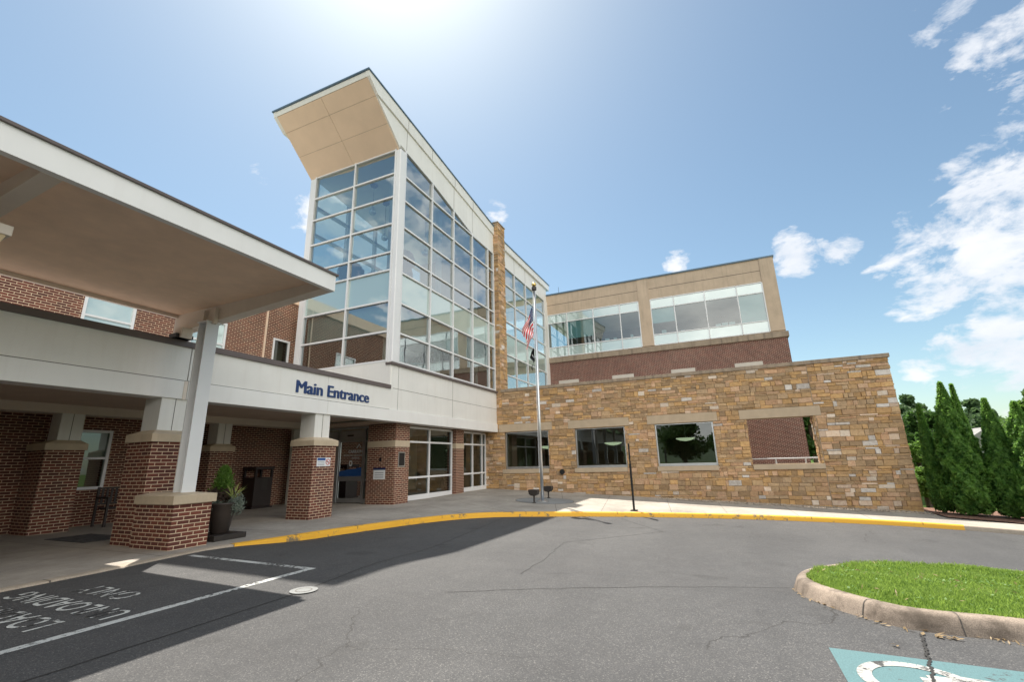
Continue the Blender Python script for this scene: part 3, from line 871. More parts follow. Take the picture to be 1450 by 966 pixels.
# tower shell: back wall with clerestory windows, floors, right return
bw = MB(); bw.box(12.8, TB-.1, 0, 20.9, TB+.05, 8.5).build('back_wall', 'interior_wall', tw)
wf = MB(); Z0, Z1 = 8.5, 13.2
for x in (12.85, 14.8, 16.7, 18.5, 20.8): wf.box(x-.07, TB-.1, Z0, x+.07, TB+.05, fbot(x)+.1)
for z in (8.55, 9.6, 11.0, 12.3): wf.box(12.9, TB-.1, z-.06, 20.8, TB+.05, z+.06)
wfo = wf.build('clerestory_frame', 'white_metal', tw)
MB().quad((12.9, TB, 8.5), (20.8, TB, 8.5), (20.8, TB, 13.6), (12.9, TB, 14.6)).build('glass_pane', 'door_glass', wfo)
mb = MB(); mb.prism([(12.66, 13.5), (20.9, 12.62), (20.9, 12.8), (12.66, 13.68)], 'y', TY+.12, TB-.1); mb.build('interior_ceiling', 'ceiling_white', tw)
fl = MB(); fl.box(12.85, 10.5, 4.35, 20.8, TB-.1, 4.75); fl.box(13.3, 10.75, 7.3, 20.8, TB-.1, 8.2); fl.build('floor_slab', 'interior_wall', tw)
cl = MB()
for x in (13.3, 16.7, 20.2):
    cl.tube([(x, 11.0, 4.75), (x, 11.0, 13.2)], .14, 12)
cl.build('interior_column', 'interior_wall', tw)
mb = MB(); mb.box(12.9, 11.0, 4.76, 20.7, 11.02, 4.8)
mb.box(20.6, 10.5, 4.75, 20.85, TB-.1, 12.6); mb.build('end_wall', 'interior_warm', tw)
bb_ = MB(); bb_.box(12.80, 10.42, 6.0, 12.81, 14.6, 7.1); bb_.box(12.99, 10.42, 6.0, 20.8, 10.43, 7.1); bb_.build('blind', 'blind_fabric', tw)
box(12.9, TB-.14, 4.76, 20.6, TB-.1, 7.3).build('brick_backing', 'red_brick', tw)
# mural with a rounded head
mb = MB(); pr = [(16.2, 8.2), (18.0, 8.2), (18.0, 10.6)]+[(17.1+.9*math.cos(R(a)), 10.6+.9*math.sin(R(a))) for a in range(15, 180, 15)]+[(16.2, 10.6)]
mb.prism(pr, 'y', 13.4, 13.5)
tag(mb.build('arched_panel', 'dark_mural'), 'dark rounded-top art panel seen through the upper tower glass', 'artwork')
# indoor plants
def blob_points(c, r, n, seed, rz=None):
    rg = np.random.default_rng(seed); d = rg.normal(size=(n, 3)); d /= np.linalg.norm(d, axis=1)[:, None]
    rad = rg.random(n)**.35; p = d*rad[:, None]*np.array([r, r, rz or r]); return p+np.array(c), d
for i, (x, y, z, r) in enumerate([(13.6, 13.3, 9.15, .55), (14.0, 10.95, 9.4, .5)]):
    t = thing('indoor_plant', ['dark bushy plant on the upper tower floor, away from the corner column', 'dark spiky plant beside the white corner column on the upper tower floor'][i], 'plant', (x, y, 8.2))
    MB().lathe((x, y, 8.2), [(.14, 0), (.18, .35), (.16, .36)], 14).build('pot', 'pot_bronze', t)
    P, dn = blob_points((x, y, z), r, 1500, i, r*.95); leaf_cloud('foliage', P, .10, 'indoor_leaf', t, (x, y, 8.2), i, aspect=2.6)
# pendants
pl = None
for i, (x, y, zt, zb) in enumerate([(14.3, 11.6, 13.3, 11.6), (15.1, 12.9, 13.2, 11.3), (16.6, 11.7, 13.05, 10.9), (13.9, 12.6, 13.35, 11.9)]):
    lab = ['glass pendant lamp hanging nearest the tower corner glass', 'glass pendant lamp hanging mid-room in the tower', 'lowest glass pendant lamp hanging in the tower', 'highest glass pendant lamp hanging near the tower front'][i]
    t = thing('pendant_lamp', lab, 'lamp', (x, y, zb), 'pendant lamps in the tower')
    MB().lathe((x, y, zt-.07-(x-12.66)*0), [(.14, 0), (.16, .03), (.14, .08)], 16).build('ceiling_plate', 'bronze_metal', t)
    MB().tube([(x, y, zb+.3), (x, y, zt)], .008, 6).build('cord', 'bronze_metal', t)
    MB().lathe((x, y, zb), [(.10, 0), (.16, .08), (.13, .2), (.05, .28), (.05, .36)], 16).build('shade', 'aluminium', t, smooth=True)
# office floor glimpsed low in the tower: desk and partition
mb = MB(); mb.box(13.6, 12.2, 8.2, 15.6, 12.4, 9.0).build('parapet_wall', 'interior_warm', tw)

# ground floor of the tower
ff = thing('glazed_lobby', 'ground floor glazed front with brick piers under the white band', 'building', (17, 10.9, 0))
def shopfront(x0, x1, xs_):
    zb = walk((x0+x1)/2, 10.9)
    fr = MB(); w = .07; at = 10.86
    top = 2.70
    for x in xs_: fr.box(x-w/2, at-.08, zb, x+w/2, at+.03, top)
    for a, b in zip(xs_[:-1], xs_[1:]):
        for z, ww in ((zb+.09, .18), (.84, .07), (2.16, .07), (2.70, .08)):
            fr.box(a+w/2, at-.07, z-ww/2, b-w/2, at+.03, z+ww/2)
    f = fr.build('window_frame', 'white_metal', ff)
    g = MB()
    for a, b in zip(xs_[:-1], xs_[1:]): g.quad((a, at-.02, zb), (b, at-.02, zb), (b, at-.02, top), (a, at-.02, top))
    g.build('glass_pane', 'dark_glass', f)
shopfront(14.25, 17.72, [14.28, 15.95, 17.66])
shopfront(18.45, 20.9, [18.46, 19.55, 20.5, 20.87])
def pier_c(x0, y0, x1, y1, ztop, band=True):
    pr = MB(); pr.box(x0, y0, -.2, x1, y1, 1.94); pr.box(x0, y0, 2.17, x1, y1, ztop)
    p = pr.build('brick_pier', 'red_brick', ff)
    box(x0-.012, y0-.012, 1.94, x1+.012, y1+.012, 2.17).build('stone_band', 'cap_stone', p, bevel=.006)
pier_c(13.42, 10.52, 14.24, 11.75, 2.76)
pier_c(17.73, 10.62, 18.42, 11.2, 2.76)
# sidelight wall + doors facing the arcade at x=13.81
DX = 13.81
fr = MB()
for y in (11.79, 12.20, 13.50, 14.75, 15.3): fr.box(DX-.05, y-.04, 0, DX+.05, y+.04, 2.76)
fr.box(DX-.05, 12.24, 2.30, DX+.05, 14.71, 2.62)       # operator header
fr.box(DX-.052, 11.83, 2.69, DX+.048, 15.26, 2.76)
fr.box(DX-.045, 11.83, .0, DX+.045, 12.16, .16); fr.box(DX-.045, 11.83, .78, DX+.045, 12.16, .84); fr.box(DX-.045, 11.83, 2.16, DX+.045, 12.16, 2.22)
df = fr.build('door_surround', 'aluminium', ff)
for (a, b), nm in (((12.24, 13.46), 'a'), ((13.54, 14.71), 'b')):
    m2 = MB(); m2.box(DX-.03, a, .02, DX+.03, a+.07, 2.28); m2.box(DX-.03, b-.07, .02, DX+.03, b, 2.28)
    m2.box(DX-.03, a+.07, .02, DX+.03, b-.07, .17); m2.box(DX-.03, a+.07, .78, DX+.03, b-.07, .95); m2.box(DX-.03, a+.07, 2.2, DX+.03, b-.07, 2.28)
    dr = m2.build('sliding_door', 'aluminium', ff)
    MB().quad((DX-.01, a+.05, .1), (DX-.01, b-.05, .1), (DX-.01, b-.05, 2.25), (DX-.01, a+.05, 2.25)).build('glass_pane', 'door_glass', dr)
    # blue wave band on the glass
    wv = MB(); n = 14; zf2 = lambda t: 1.12+.20*t
    for i in range(n):
        t0, t1 = i/n, (i+1)/n; y0 = b-.07-(b-a-.14)*t0; y1 = b-.07-(b-a-.14)*t1
        f0 = 1.13+.17*t0**1.5+.02*math.sin(t0*5); f1 = 1.13+.17*t1**1.5+.02*math.sin(t1*5)
        wv.quad((DX-.016, y0, .95), (DX-.016, y1, .95), (DX-.016, y1, f1), (DX-.016, y0, f0))
    wv.build('blue_decal', 'sign_blue', dr)
box(DX-.062, 12.75, 2.42, DX-.052, 13.05, 2.47).build('door_sensor', 'black_metal', df)
tx = MB(); y = (0, -1, 0)
add_text(tx, 'CARILION', (DX-.017, 13.0, 1.80), (0, -1, 0), (0, 0, 1), size=.15, offset=.002)
add_text(tx, 'STONEWALL JACKSON', (DX-.017, 13.22, 1.68), (0, -1, 0), (0, 0, 1), size=.085)
add_text(tx, 'HOSPITAL', (DX-.017, 12.82, 1.58), (0, -1, 0), (0, 0, 1), size=.085)
for q2 in (((12.62, 1.97), (12.50, 2.13), (12.48, 2.11), (12.59, 1.97)), ((12.50, 2.13), (12.38, 1.97), (12.40, 1.965), (12.50, 2.10))):
    tx.quad(*[(DX-.017, a, b) for a, b in q2])
# oval notice decal
for i in range(16):
    a0, a1 = 2*math.pi*i/16, 2*math.pi*(i+1)/16
    tx.quad(*[(DX-.017, 12.86+rr*math.cos(a), 1.42+rr*1.4*math.sin(a)) for rr, a in ((.045, a0), (.08, a0), (.08, a1), (.045, a1))])
tag(tx.build('door_lettering', 'sign_white'), 'white hospital name and logo lettering on the sliding door glass', 'lettering')
# vestibule / lobby interior
lb = MB(); lb.box(13.9, 14.9, 0, 20.9, 15.1, 2.9); lb.box(20.75, 11, 0, 20.88, 15, 2.9); lb.build('lobby_wall', 'interior_warm', ff)
lb = MB(); lb.quad((13.86, 10.9, .012), (20.88, 10.9, .075), (20.88, 15, .075), (13.86, 15, .012)); lb.build('lobby_floor', 'interior_floor', ff)
lb = MB(); lb.box(13.3, 10.5, 2.78, 20.9, 15.3, 2.9); lb.build('lobby_ceiling', 'porch_ceiling', ff)
tag(box(15.4, 13.2, 0.02, 17.4, 13.9, 1.05).build('reception_desk', 'wood_brown', bevel=.02), 'brown reception desk inside the lobby glass', 'desk')
lb = MB(); lb.tube([(18.95, 11.8, .03), (18.95, 11.8, 1.25)], .05, 10); tag(lb.build('bollard_post', 'aluminium', smooth=True), 'slim metal post standing inside the right lobby window', 'post')

# ================================================================== STONE PIER + SECOND CURTAIN WALL
sp = thing('stone_pier', 'tall buff stone pier rising beside the tower glass', 'pier', (21.4, 10.2, 0))
MB().box(20.93, 9.93, 4.6, 21.78, 11.2, 14.36).build('core', 'stone_mortar', sp)
mb = MB(); stones(mb, 'x', 20.93, -1, 9.90, 10.6, 4.5, 14.36, seed=11, pale=.05); stones(mb, 'y', 9.93, -1, 20.9, 21.8, 4.5, 14.36, seed=12, pale=.05)
mb.build('stone_facing', 'field_stone', sp)
box(20.86, 9.87, 14.36, 21.84, 11.25, 14.42).build('cap', 'tan_ledge', sp)
gw = thing('glazed_link', 'white framed glass wing between the stone pier and the office wing', 'building', (25.5, 12, 0))
LX = [21.85, 23.85, 25.6, 27.35, 29.05]
curtain_y(gw, 10.3, LX, [4.88, 5.93, 7.1, 8.32, 9.03, 10.22, 11.28], lambda x: 12.38, 'curtain_wall', {2})
mb = MB(); mb.box(21.85, 10.24, 12.38, 29.6, 10.4, 13.38); mb.box(29.05, 10.2, 4.4, 29.6, 10.4, 12.38); mb.build('head_panel', 'white_panel', gw)
mb = MB()
for x in (23.85, 25.6, 27.35): mb.box(x-.008, 10.236, 12.4, x+.008, 10.24, 13.36)
mb.build('panel_joint', 'joint_dark', gw)
rr = box(21.8, 10.12, 13.36, 29.95, 16, 13.76).build('roof', 'white_panel', gw)
box(21.8, 10.08, 13.76, 30.0, 16.1, 13.82).build('roof_flashing', 'roof_edge_blue', rr)
mb = MB(); mb.box(21.0, 14.0, 4.4, 29.6, 14.1, 12.6); mb.build('back_wall', 'interior_wall', gw)
mb = MB(); mb.box(21.9, 10.7, 7.3, 29.5, 14, 8.2); mb.box(21.9, 10.5, 12.4, 29.5, 14, 12.5); mb.box(21.9, 10.5, 4.3, 29.5, 14, 4.6); mb.build('floor_slab', 'ceiling_white', gw)

# ================================================================== OFFICE WING
ow = thing('office_wing', 'two storey office wing, tan precast over brown brick, with ribbon windows', 'building', (36, 3, 0))
OX = 29.6
mb = MB()
W1 = (3.85, 10.2); W2 = (-3.43, 3.08); ZB, ZT = 8.28, 11.36
mb.box(OX, -4.22, ZT, 46, 10.4, 12.88)
mb.box(OX, 3.08, ZB, 30.2, 3.85, ZT); mb.box(OX, -4.22, ZB, 30.2, -3.43, ZT); mb.box(OX, 10.2, ZB, 30.2, 10.4, ZT)
mb.box(OX+.02, -4.22, 8.19, 30.2, 10.4, ZB)
mb.box(30.2, -4.22, 8.19, 46, -4.0, ZT)
mb.build('precast_wall', 'tan_precast', ow)
box(OX-.035, 3.10, ZB, OX, 3.82, 12.86).build('pilaster', 'tan_precast', ow); box(OX-.035, -4.22, ZB, OX, -3.46, 12.86).build('pilaster', 'tan_precast', ow)
mb = MB()
for a, b in ((3.83, 10.35), (-3.45, 3.09)): mb.box(OX-.004, a, 12.09, OX-.001, b, 12.12)
mb.build('groove', 'joint_dark', ow)
box(OX-.07, -4.28, 12.86, 46.1, 10.5, 12.95).build('roof_flashing', 'roof_edge_blue', ow)
box(OX-.10, -4.33, 7.87, 46, 10.42, 8.19).build('ledge', 'tan_ledge', ow, bevel=.01)
box(OX, -4.24, -2.0, 46, 10.42, 7.87).build('brick_wall', 'dark_brick', ow)
def ribbon(lo, hi, ms, blinds):
    zs = [ZB, 8.96, 10.73, ZT]; us = [lo]+ms+[hi]
    fr = MB(); w = .06
    for u in us: fr.box(OX-.03, u-w/2, ZB, OX+.08, u+w/2, ZT)
    for a, b in zip(us[:-1], us[1:]):
        for z in zs: fr.box(OX-.02, a+w/2, z-w/2, OX+.08, b-w/2, z+w/2)
    f = fr.build('ribbon_window', 'white_metal', ow)
    g = MB(); s = MB(); gx_ = OX+.02
    for a, b in zip(us[:-1], us[1:]):
        tl = random.uniform(-.006, .006)
        s.quad((gx_, a, ZB), (gx_, b, ZB), (gx_, b, 8.96), (gx_, a, 8.96)); s.quad((gx_, a, 10.73), (gx_, b, 10.73), (gx_, b, ZT), (gx_, a, ZT))
        g.quad((gx_+tl, a, 8.96), (gx_+tl, b, 8.96), (gx_-tl, b, 10.73), (gx_-tl, a, 10.73))
    g.build('glass_pane', 'office_glass', f); s.build('spandrel_panel', 'office_spandrel', f)
    for i, dz in blinds:
        a, b = us[i], us[i+1]; box(OX+.05, a+.04, 10.73-dz, OX+.06, b-.04, 10.72).build('blind', 'office_blind', f)
ribbon(3.85, 10.2, [5.09, 6.91, 8.78], [(2, 1.25)])
ribbon(-3.43, 3.08, [-2.02, -.20, 1.64], [(0, 1.77), (3, 1.0)])
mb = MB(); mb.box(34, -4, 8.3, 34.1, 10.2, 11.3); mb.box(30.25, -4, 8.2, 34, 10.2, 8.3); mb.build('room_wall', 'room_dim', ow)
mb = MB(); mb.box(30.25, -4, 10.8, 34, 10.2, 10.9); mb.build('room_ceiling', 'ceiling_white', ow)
# sill clutter on the ribbon windows
rg = random.Random(5); k3 = 0
for yy in (-.9, -1.3, -2.6+.9, 1.2, 2.3, 4.4, 5.5, 6.0):
    h2 = rg.uniform(.12, .3)
    o = box(OX+.22, yy, 8.97, OX+.5, yy+rg.uniform(.15, .35), 8.97+h2).build('storage_box', 'ceiling_white', bevel=.01)
    tag(o, 'small pale box standing on the upstairs office window sill', 'box', 'pale boxes on the office window sill')
# lintels of the windows hidden behind the stone parapet, with the windows below
for y0, y1 in ((8.2, 9.6), (4.56, 5.95), (.88, 2.28), (-2.78, -1.30)):
    l = box(OX-.03, y0, 6.30, OX+.05, y1, 6.59).build('window_lintel', 'pale_lintel', ow, bevel=.006)
    w_ = box(OX-.02, y0+.12, 4.7, OX+.06, y1-.12, 6.30).build('window', 'white_metal', ow)
    MB().quad((OX-.024, y0+.19, 4.78), (OX-.024, y1-.19, 4.78), (OX-.024, y1-.19, 6.24), (OX-.024, y0+.19, 6.24)).build('pane', 'office_spandrel', w_)
v = MB(); v.tube([(30.2, 3.9, 12.95), (30.2, 3.9, 13.12)], .06, 8); tag(v.build('roof_vent', 'black_metal', org=(30.2, 3.9, 12.9)) if 0 else v.build('roof_vent', 'black_metal'), 'small black vent stub on the office wing roof edge', 'vent')
v = MB(); v.tube([(30.0, 9.4, 12.95), (30.0, 9.4, 13.55)], .012, 6); tag(v.build('roof_antenna', 'black_metal'), 'thin rod antenna on the office roof next to the glass link', 'antenna')

# ================================================================== STONE WING
sw_ = thing('stone_wing', 'single storey front wall of buff and brown stone with four square openings', 'building', (21, 2, 0))
SX = 20.93
ZTP = 4.74
OPN = [(7.46, 9.73, .97, 2.72), (3.86, 6.15, .96, 2.72), (.22, 2.56, .97, 2.73), (-3.34, -1.01, .98, 2.74)]
holes = []
for (a, b, c, d) in OPN: holes.append((a, c, b, d))
LIN = [(7.25, 10.04), (3.64, 6.45), (.03, 2.85), (-3.62, -.80)]
SIL = [(7.47, 9.86), (3.86, 6.24), (.21, 2.60), (-3.44, -1.03)]
for (a, b) in LIN: holes.append((a, 2.74, b, 3.12))
for (a, b) in SIL: holes.append((a, .77, b, .97))
face = MB()
stones(face, 'x', SX, -1, -3.42, 10.84, -.9, ZTP, holes, seed=3, pale=.06)
stones(face, 'x', SX, -1, -6.03, -3.435, -.9, ZTP, holes, seed=4, pale=.13)
stones(face, 'y', -6.03, -1, SX, SX+.5, -.95, ZTP, (), seed=6, pale=.1)
stones(face, 'y', -3.34, 1, SX, SX+.5, .97, 2.74, (), seed=8, pale=.2)
stones(face, 'y', -1.01, -1, SX, SX+.5, .97, 2.74, (), seed=9, pale=.1)
face.build('stone_facing', 'field_stone', sw_)
core = MB(); x0, x1 = SX+.001, SX+.5
ye = [-6.03]+[v for o_ in reversed(OPN) for v in (o_[0], o_[1])]+[11.6]
for i in range(0, len(ye), 2): core.box(x0, ye[i]+.001, -1.2, x1, ye[i+1]-.001, ZTP)
for (a, b, c, d) in OPN: core.box(x0, a-.001, -1.2, x1, b+.001, c); core.box(x0, a-.001, d, x1, b+.001, ZTP)
core.build('wall_core', 'stone_mortar', sw_)
box(SX-.07, -6.11, ZTP, SX+.57, 9.9, 4.89).build('coping', 'tan_ledge', sw_, bevel=.008)
for (a, b) in LIN: box(SX-.035, a, 2.745, SX+.2, b, 3.115).build('lintel', 'lintel_stone', sw_, bevel=.006)
for (a, b) in SIL: box(SX-.07, a+.003, .775, SX+.45, b-.003, .965).build('sill', 'lintel_stone', sw_, bevel=.006)
for (a, b, c, d) in OPN[:3]:
    fr = MB(); w = .055; fx = SX+.13
    fr.box(fx-.04, a, c, fx+.04, a+w, d); fr.box(fx-.04, b-w, c, fx+.04, b, d); fr.box(fx-.04, a+w, c, fx+.04, b-w, c+.11); fr.box(fx-.04, a+w, d-w*.7, fx+.04, b-w, d)
    f = fr.build('window_frame', 'aluminium', sw_)
    MB().quad((fx, a+w, c+.1), (fx, b-w, c+.1), (fx, b-w, d-.03), (fx, a+w, d-.03)).build('glass_pane', 'dark_glass', f)
box(SX+.001, -3.434, -.85, SX-.03, -3.421, ZTP-.01).build('expansion_joint', 'lintel_stone', sw_)
# dining room behind (walls, floor, ceiling, roof)
mb = MB(); mb.box(27.5, -.45, -.2, 27.6, 10.1, 3.3); mb.box(21.5, -.55, -1.0, 29.55, -.45, 4.3); mb.box(21.5, 10.05, 0, 27.5, 10.12, 3.3); mb.build('room_wall', 'interior_warm', sw_)
mb = MB(); mb.box(21.45, -.45, -.3, 29.5, 10.1, 0.03); mb.build('room_floor', 'interior_floor', sw_)
mb = MB(); mb.box(21.43, -.44, 3.2, 29.5, 10.1, 3.3); mb.build('room_ceiling', 'interior_wall', sw_)
box(21.43, -.6, 4.3, 29.55, 10.15, 4.42).build('roof_deck', 'roof_membrane', sw_)
for i, (y, z) in enumerate(((8.05, 2.0), (4.72, 2.05), (1.45, 2.12))):
    lab = ['lit bowl pendant seen in the stone wall window beside the tower', 'lit bowl pendant seen in the middle window of the stone wall', 'lit bowl pendant seen in the window next to the open archway'][i]
    x = 22.4
    t = thing('bowl_pendant', lab, 'lamp', (x, y, z), 'bowl pendants in the dining room')
    MB().lathe((x, y, z), [(.02, -.10), (.22, -.07), (.40, 0), (.41, .03), (.38, .04)], 24).build('bowl', 'lamp_glow', t, smooth=True)
    MB().tube([(x, y, z+.04), (x, y, 3.2)], .01, 6).build('cord', 'aluminium', t)
# round wall light
t = thing('wall_light', 'round black outlet cap on the stone wall between two windows', 'fixture', (SX-.05, 6.84, .81))
MB().tube([(SX+.0, 6.84, .81), (SX-.12, 6.84, .81)], [.12, .11], 20).build('housing', 'black_metal', t, smooth=False)
# railing inside the open bay
rl = thing('railing', 'pale metal handrail with thin balusters behind the open stone bay', 'railing', (23.5, -2, 0))
mb = MB()
mb.tube([(23.2, -.6, 1.16), (23.2, -6.2, 1.16)], .03, 8); mb.tube([(23.2, -.6, .92), (23.2, -6.2, .92)], .02, 8); mb.tube([(23.2, -.6, .2), (23.2, -6.2, .2)], .02, 8)
mb.build('rail', 'white_metal', rl)
mb = MB()
for i in range(44): y = -.7-i*.125; mb.tube([(23.2, y, .2), (23.2, y, .92)], .008, 5)
o = mb.build('baluster', 'white_metal', rl); tag(o, kind='stuff')
for y in (-.7, -2.05, -3.15, -4.6, -6.1): MB().tube([(23.2, y, -.9), (23.2, y, 1.16)], .028, 8).build('post', 'white_metal', rl)
box(21.5, -6.2, -1.0, 29.5, -.6, -.05-.3).build('terrace', 'sidewalk_concrete').__setitem__('kind', 'structure')

# ================================================================== BRICK WING (behind the arcade)
bw = thing('brick_wing', 'two storey red brick wing with a cream cornice behind the arcade', 'building', (0, 18, 0))
BY = 15.4
WN = [(6.12, 7.28, .9, 2.44), (2.1, 3.26, .9, 2.44), (-1.9, -.74, .9, 2.44)]
WU = [(6.03, 7.27, 4.75, 6.30), (8.85, 10.05, 4.75, 6.30), (11.93, 12.69, 4.75, 6.24), (2.0, 3.24, 4.75, 6.30), (-2.0, -.76, 4.75, 6.30)]
def wall_y(mb, y0, y1, x0, x1, z0, z1, holes):
    cuts = sorted({z0, z1, *[h[2] for h in holes], *[h[3] for h in holes]})
    for a, b in zip(cuts[:-1], cuts[1:]):
        hs = sorted([h for h in holes if h[2] <= a and h[3] >= b]); x = x0
        for h in hs:
            mb.box(x, y0, a, h[0], y1, b); x = h[1]
        mb.box(x, y0, a, x1, y1, b)
mb = MB(); wall_y(mb, BY, 15.75, -24, 13.6, -.5, 7.85, WN+WU); mb.box(13.3, 15.2, 0, 13.76, BY, 2.9); mb.build('brick_wall', 'red_brick', bw)
mb = MB(); mb.box(-24, 15.8, 0, -23.7, 26, 7.85); mb.box(12.8, 15.8, 3, 13.5, 26, 7.85); mb.build('side_wall', 'red_brick', bw)
box(-24.1, BY-.1, 7.85, 13.6, 15.9, 8.35).build('cornice', 'cream_soffit', bw)
box(-24.1, 15.8, 8.2, 13.6, 26, 8.3).build('roof', 'roof_membrane', bw)
for (a, b, c, d), up in [(w, 0) for w in WN]+[(w, 1) for w in WU]:
    fr = MB(); w = .07; y = BY+.03; mz = 1.70 if not up else 5.52
    fr.box(a, y-.05, c, a+w, y+.05, d); fr.box(b-w, y-.05, c, b, y+.05, d); fr.box(a+w, y-.05, c, b-w, y+.05, c+w); fr.box(a+w, y-.05, d-w, b-w, y+.05, d)
    if b-a > .9: fr.box(a+w, y-.045, mz-.03, b-w, y+.045, mz+.03)
    f = fr.build('window_frame', 'white_metal', bw)
    MB().quad((a+w, y, c), (b-w, y, c), (b-w, y, d), (a+w, y, d)).build('glass_pane', 'dark_glass' if not (up and b-a > .9) else 'office_spandrel', f)
    box(a, 15.75, c, b, 15.77, d).build('room_backing', 'blind_fabric' if up and b-a > .9 else 'interior_warm', f)
    if not up: box(a+w, y+.06, mz, b-w, y+.07, d).build('blind', 'blind_fabric', f)
t = MB(); t.box(11.52, BY-.05, 3.98, 11.58, BY, 7.85); t.build('downspout', 'cream_soffit', bw)

# ================================================================== ARCADE
ac = thing('entrance_arcade', 'covered entrance walk with white fascia, brown coping and brick piers', 'building', (4, 12, 0))
AX0 = -16
mb = MB(); mb.box(AX0, FY, 3.16, 5.93, 10.5, 3.86); mb.box(5.95, FY, 3.16, 9.79, 10.5, 3.86); mb.box(9.80, FY, 3.16, 12.6, 10.5, 3.86)
mb.build('fascia', 'white_panel', ac)
mb = MB(); mb.box(AX0, FY-.05, 2.76, 5.93, 10.52, 3.14); mb.box(5.95, FY-.05, 2.76, 9.79, 10.52, 3.14); mb.box(9.80, FY-.05, 2.76, 12.55, 10.52, 3.14); mb.box(AX0, FY+.01, 3.14, 12.55, 10.4, 3.16); mb.build('lower_band', 'white_band', ac, bevel=.006)
box(AX0-.1, FY-.05, 3.86, 12.55, 10.6, 3.99).build('coping', 'brown_coping', ac, bevel=.006)
box(AX0, 10.6, 3.8, 12.6, BY, 3.9).build('roof_deck', 'roof_membrane', ac)
mb = MB(); mb.box(AX0, 10.5, 2.95, 13.3, BY, 3.05); mb.build('ceiling', 'porch_ceiling', ac)
box(AX0, 14.42, 2.74, 13.3, 14.9, 2.95).build('rear_beam', 'canopy_cream', ac)
box(AX0, FY-.001, 3.150, 12.56, FY+.02, 3.160).build('shadow_joint', 'joint_dark', ac)
# narrow return showing where the two fascias meet
box(5.86, FY-.06, 2.75, 5.93, FY-.05, 3.14).build('fascia_return', 'canopy_cream', ac)
def pier(x0, y0, x1, y1, zc, bx, by, box_w, z_under):
    p = box(x0, y0, -.3, x1, y1, zc).build('brick_pier', 'red_brick', ac)
    c = MB(); e = .04; z0, z1, z2 = zc, zc+.15, zc+.235
    q = [(x0-e, y0-e), (x1+e, y0-e), (x1+e, y1+e), (x0-e, y1+e)]
    h = box_w/2; r_ = [(bx-h, by-h), (bx+h, by-h), (bx+h, by+h), (bx-h, by+h)]
    b = len(c.v); c.v += [(x, y, z0) for x, y in q]+[(x, y, z1) for x, y in q]+[(x, y, z2) for x, y in r_]
    c.f += [(3, 2, 1, 0), (8, 9, 10, 11)]
    for L_ in (0, 4):
        for i in range(4): c.f.append((L_+i, L_+(i+1) % 4, L_+4+(i+1) % 4, L_+4+i))
    c.build('stone_cap', 'cap_stone', p, bevel=.004)
    s = MB(); s.box(bx-h+.003, by-h+.003, z2-.004, bx+h-.003, by+h-.003, z_under)
    so = s.build('column_box', 'white_panel', p)
    MB().box(bx-.005, by-h-.002, z2, bx+.005, by-h+.003, z_under).build('panel_joint', 'joint_dark', so)
for x in (-10.5, -6.5, -2.5, 1.45, 5.38, 9.30):
    pier(x, 9.98, x+.80, 10.78, 1.88, x+.40, 10.42, .54, 2.76)
for x in (-10.5, -6.5, -2.5, 1.5, 5.55, 9.42):
    pier(x, 14.40, x+.74, 15.2, 1.87, x+.40, 14.66, .46, 2.74)
# Main Entrance lettering
tx = MB()
for q3, (ox_, oz_) in enumerate(((-.015, 0), (.015, 0), (-.008, .004), (.008, -.003), (0, 0))):
    add_text(tx, 'Main Entrance', (8.69+ox_, FY-.012, 3.265+oz_), (1, 0, 0), (0, 0, 1), size=.475, extrude=.010+.0008*q3, sx=1.0)
MAIN = tx
xsv = [v[0] for v in tx.v]; x0_, x1_ = min(xsv), max(xsv); sc_ = (11.52-8.69)/(x1_-x0_)
tx.v = [(8.69+(x-x0_)*sc_, y, z) for x, y, z in tx.v]
tag(tx.build('sign_lettering', 'blue_letter'), 'dark blue raised letters reading Main Entrance on the white fascia', 'sign')

# ================================================================== DRIVE CANOPY
dc = thing('drive_canopy', 'flat drive-through canopy with white edge and tan underside on slim posts', 'canopy', (0, 8, 0))
CX0, CX1, CY0, CY1 = -14.0, 5.88, 6.11, 10.42
def cz(y): return 4.43-.055*(y-CY0)     # underside of edge
mb = MB()
mb.prism([(CY0, cz(CY0)), (CY0+.09, cz(CY0+.09)), (CY0+.09, 4.73), (CY0, 4.73)], 'x', CX0, CX1)
mb.build('edge_fascia', 'white_band', dc)
mb = MB(); mb.prism([(CY1-.08, 4.50), (CY1, 4.50), (CY1, 4.68), (CY1-.08, 4.68)], 'x', CX0, CX1-.22); mb.build('rear_fascia', 'canopy_cream', dc)
mb = MB(); mb.prism([(CY0+.09, 4.585), (CY1-.08, 4.57), (CY1-.08, 4.65), (CY0+.09, 4.66)], 'x', CX0, CX1-.22); mb.build('soffit', 'canopy_soffit', dc)
mb = MB(); mb.prism([(CY0-.035, 4.73), (CY1+.03, 4.69), (CY1+.03, 4.73), (CY0-.035, 4.765)], 'x', CX0, CX1+.04); mb.build('roof_sheet', 'brown_coping', dc)
for x in (1.93, -1.9, -5.8, -9.7):
    MB().prism([(CY0+.09, 4.42), (CY1-.08, 4.17), (CY1-.08, 4.58), (CY0+.09, 4.60)], 'x', x-.09, x+.09).build('cross_beam', 'canopy_cream', dc)
MB().prism([(CY0+.092, cz(CY0)-.004), (CY1-.0, 4.17), (CY1-.0, 4.69), (CY0+.092, 4.72)], 'x', CX1-.22, CX1-.003).build('end_beam', 'canopy_cream', dc)
mb = MB()
mb.box(CX1-.30, 8.98, 4.17, CX1-.222, 9.06, 4.5); mb.box(CX1-.30, 9.33, 4.17, CX1-.222, 9.41, 4.5); mb.build('beam_stiffener', 'canopy_cream', dc)
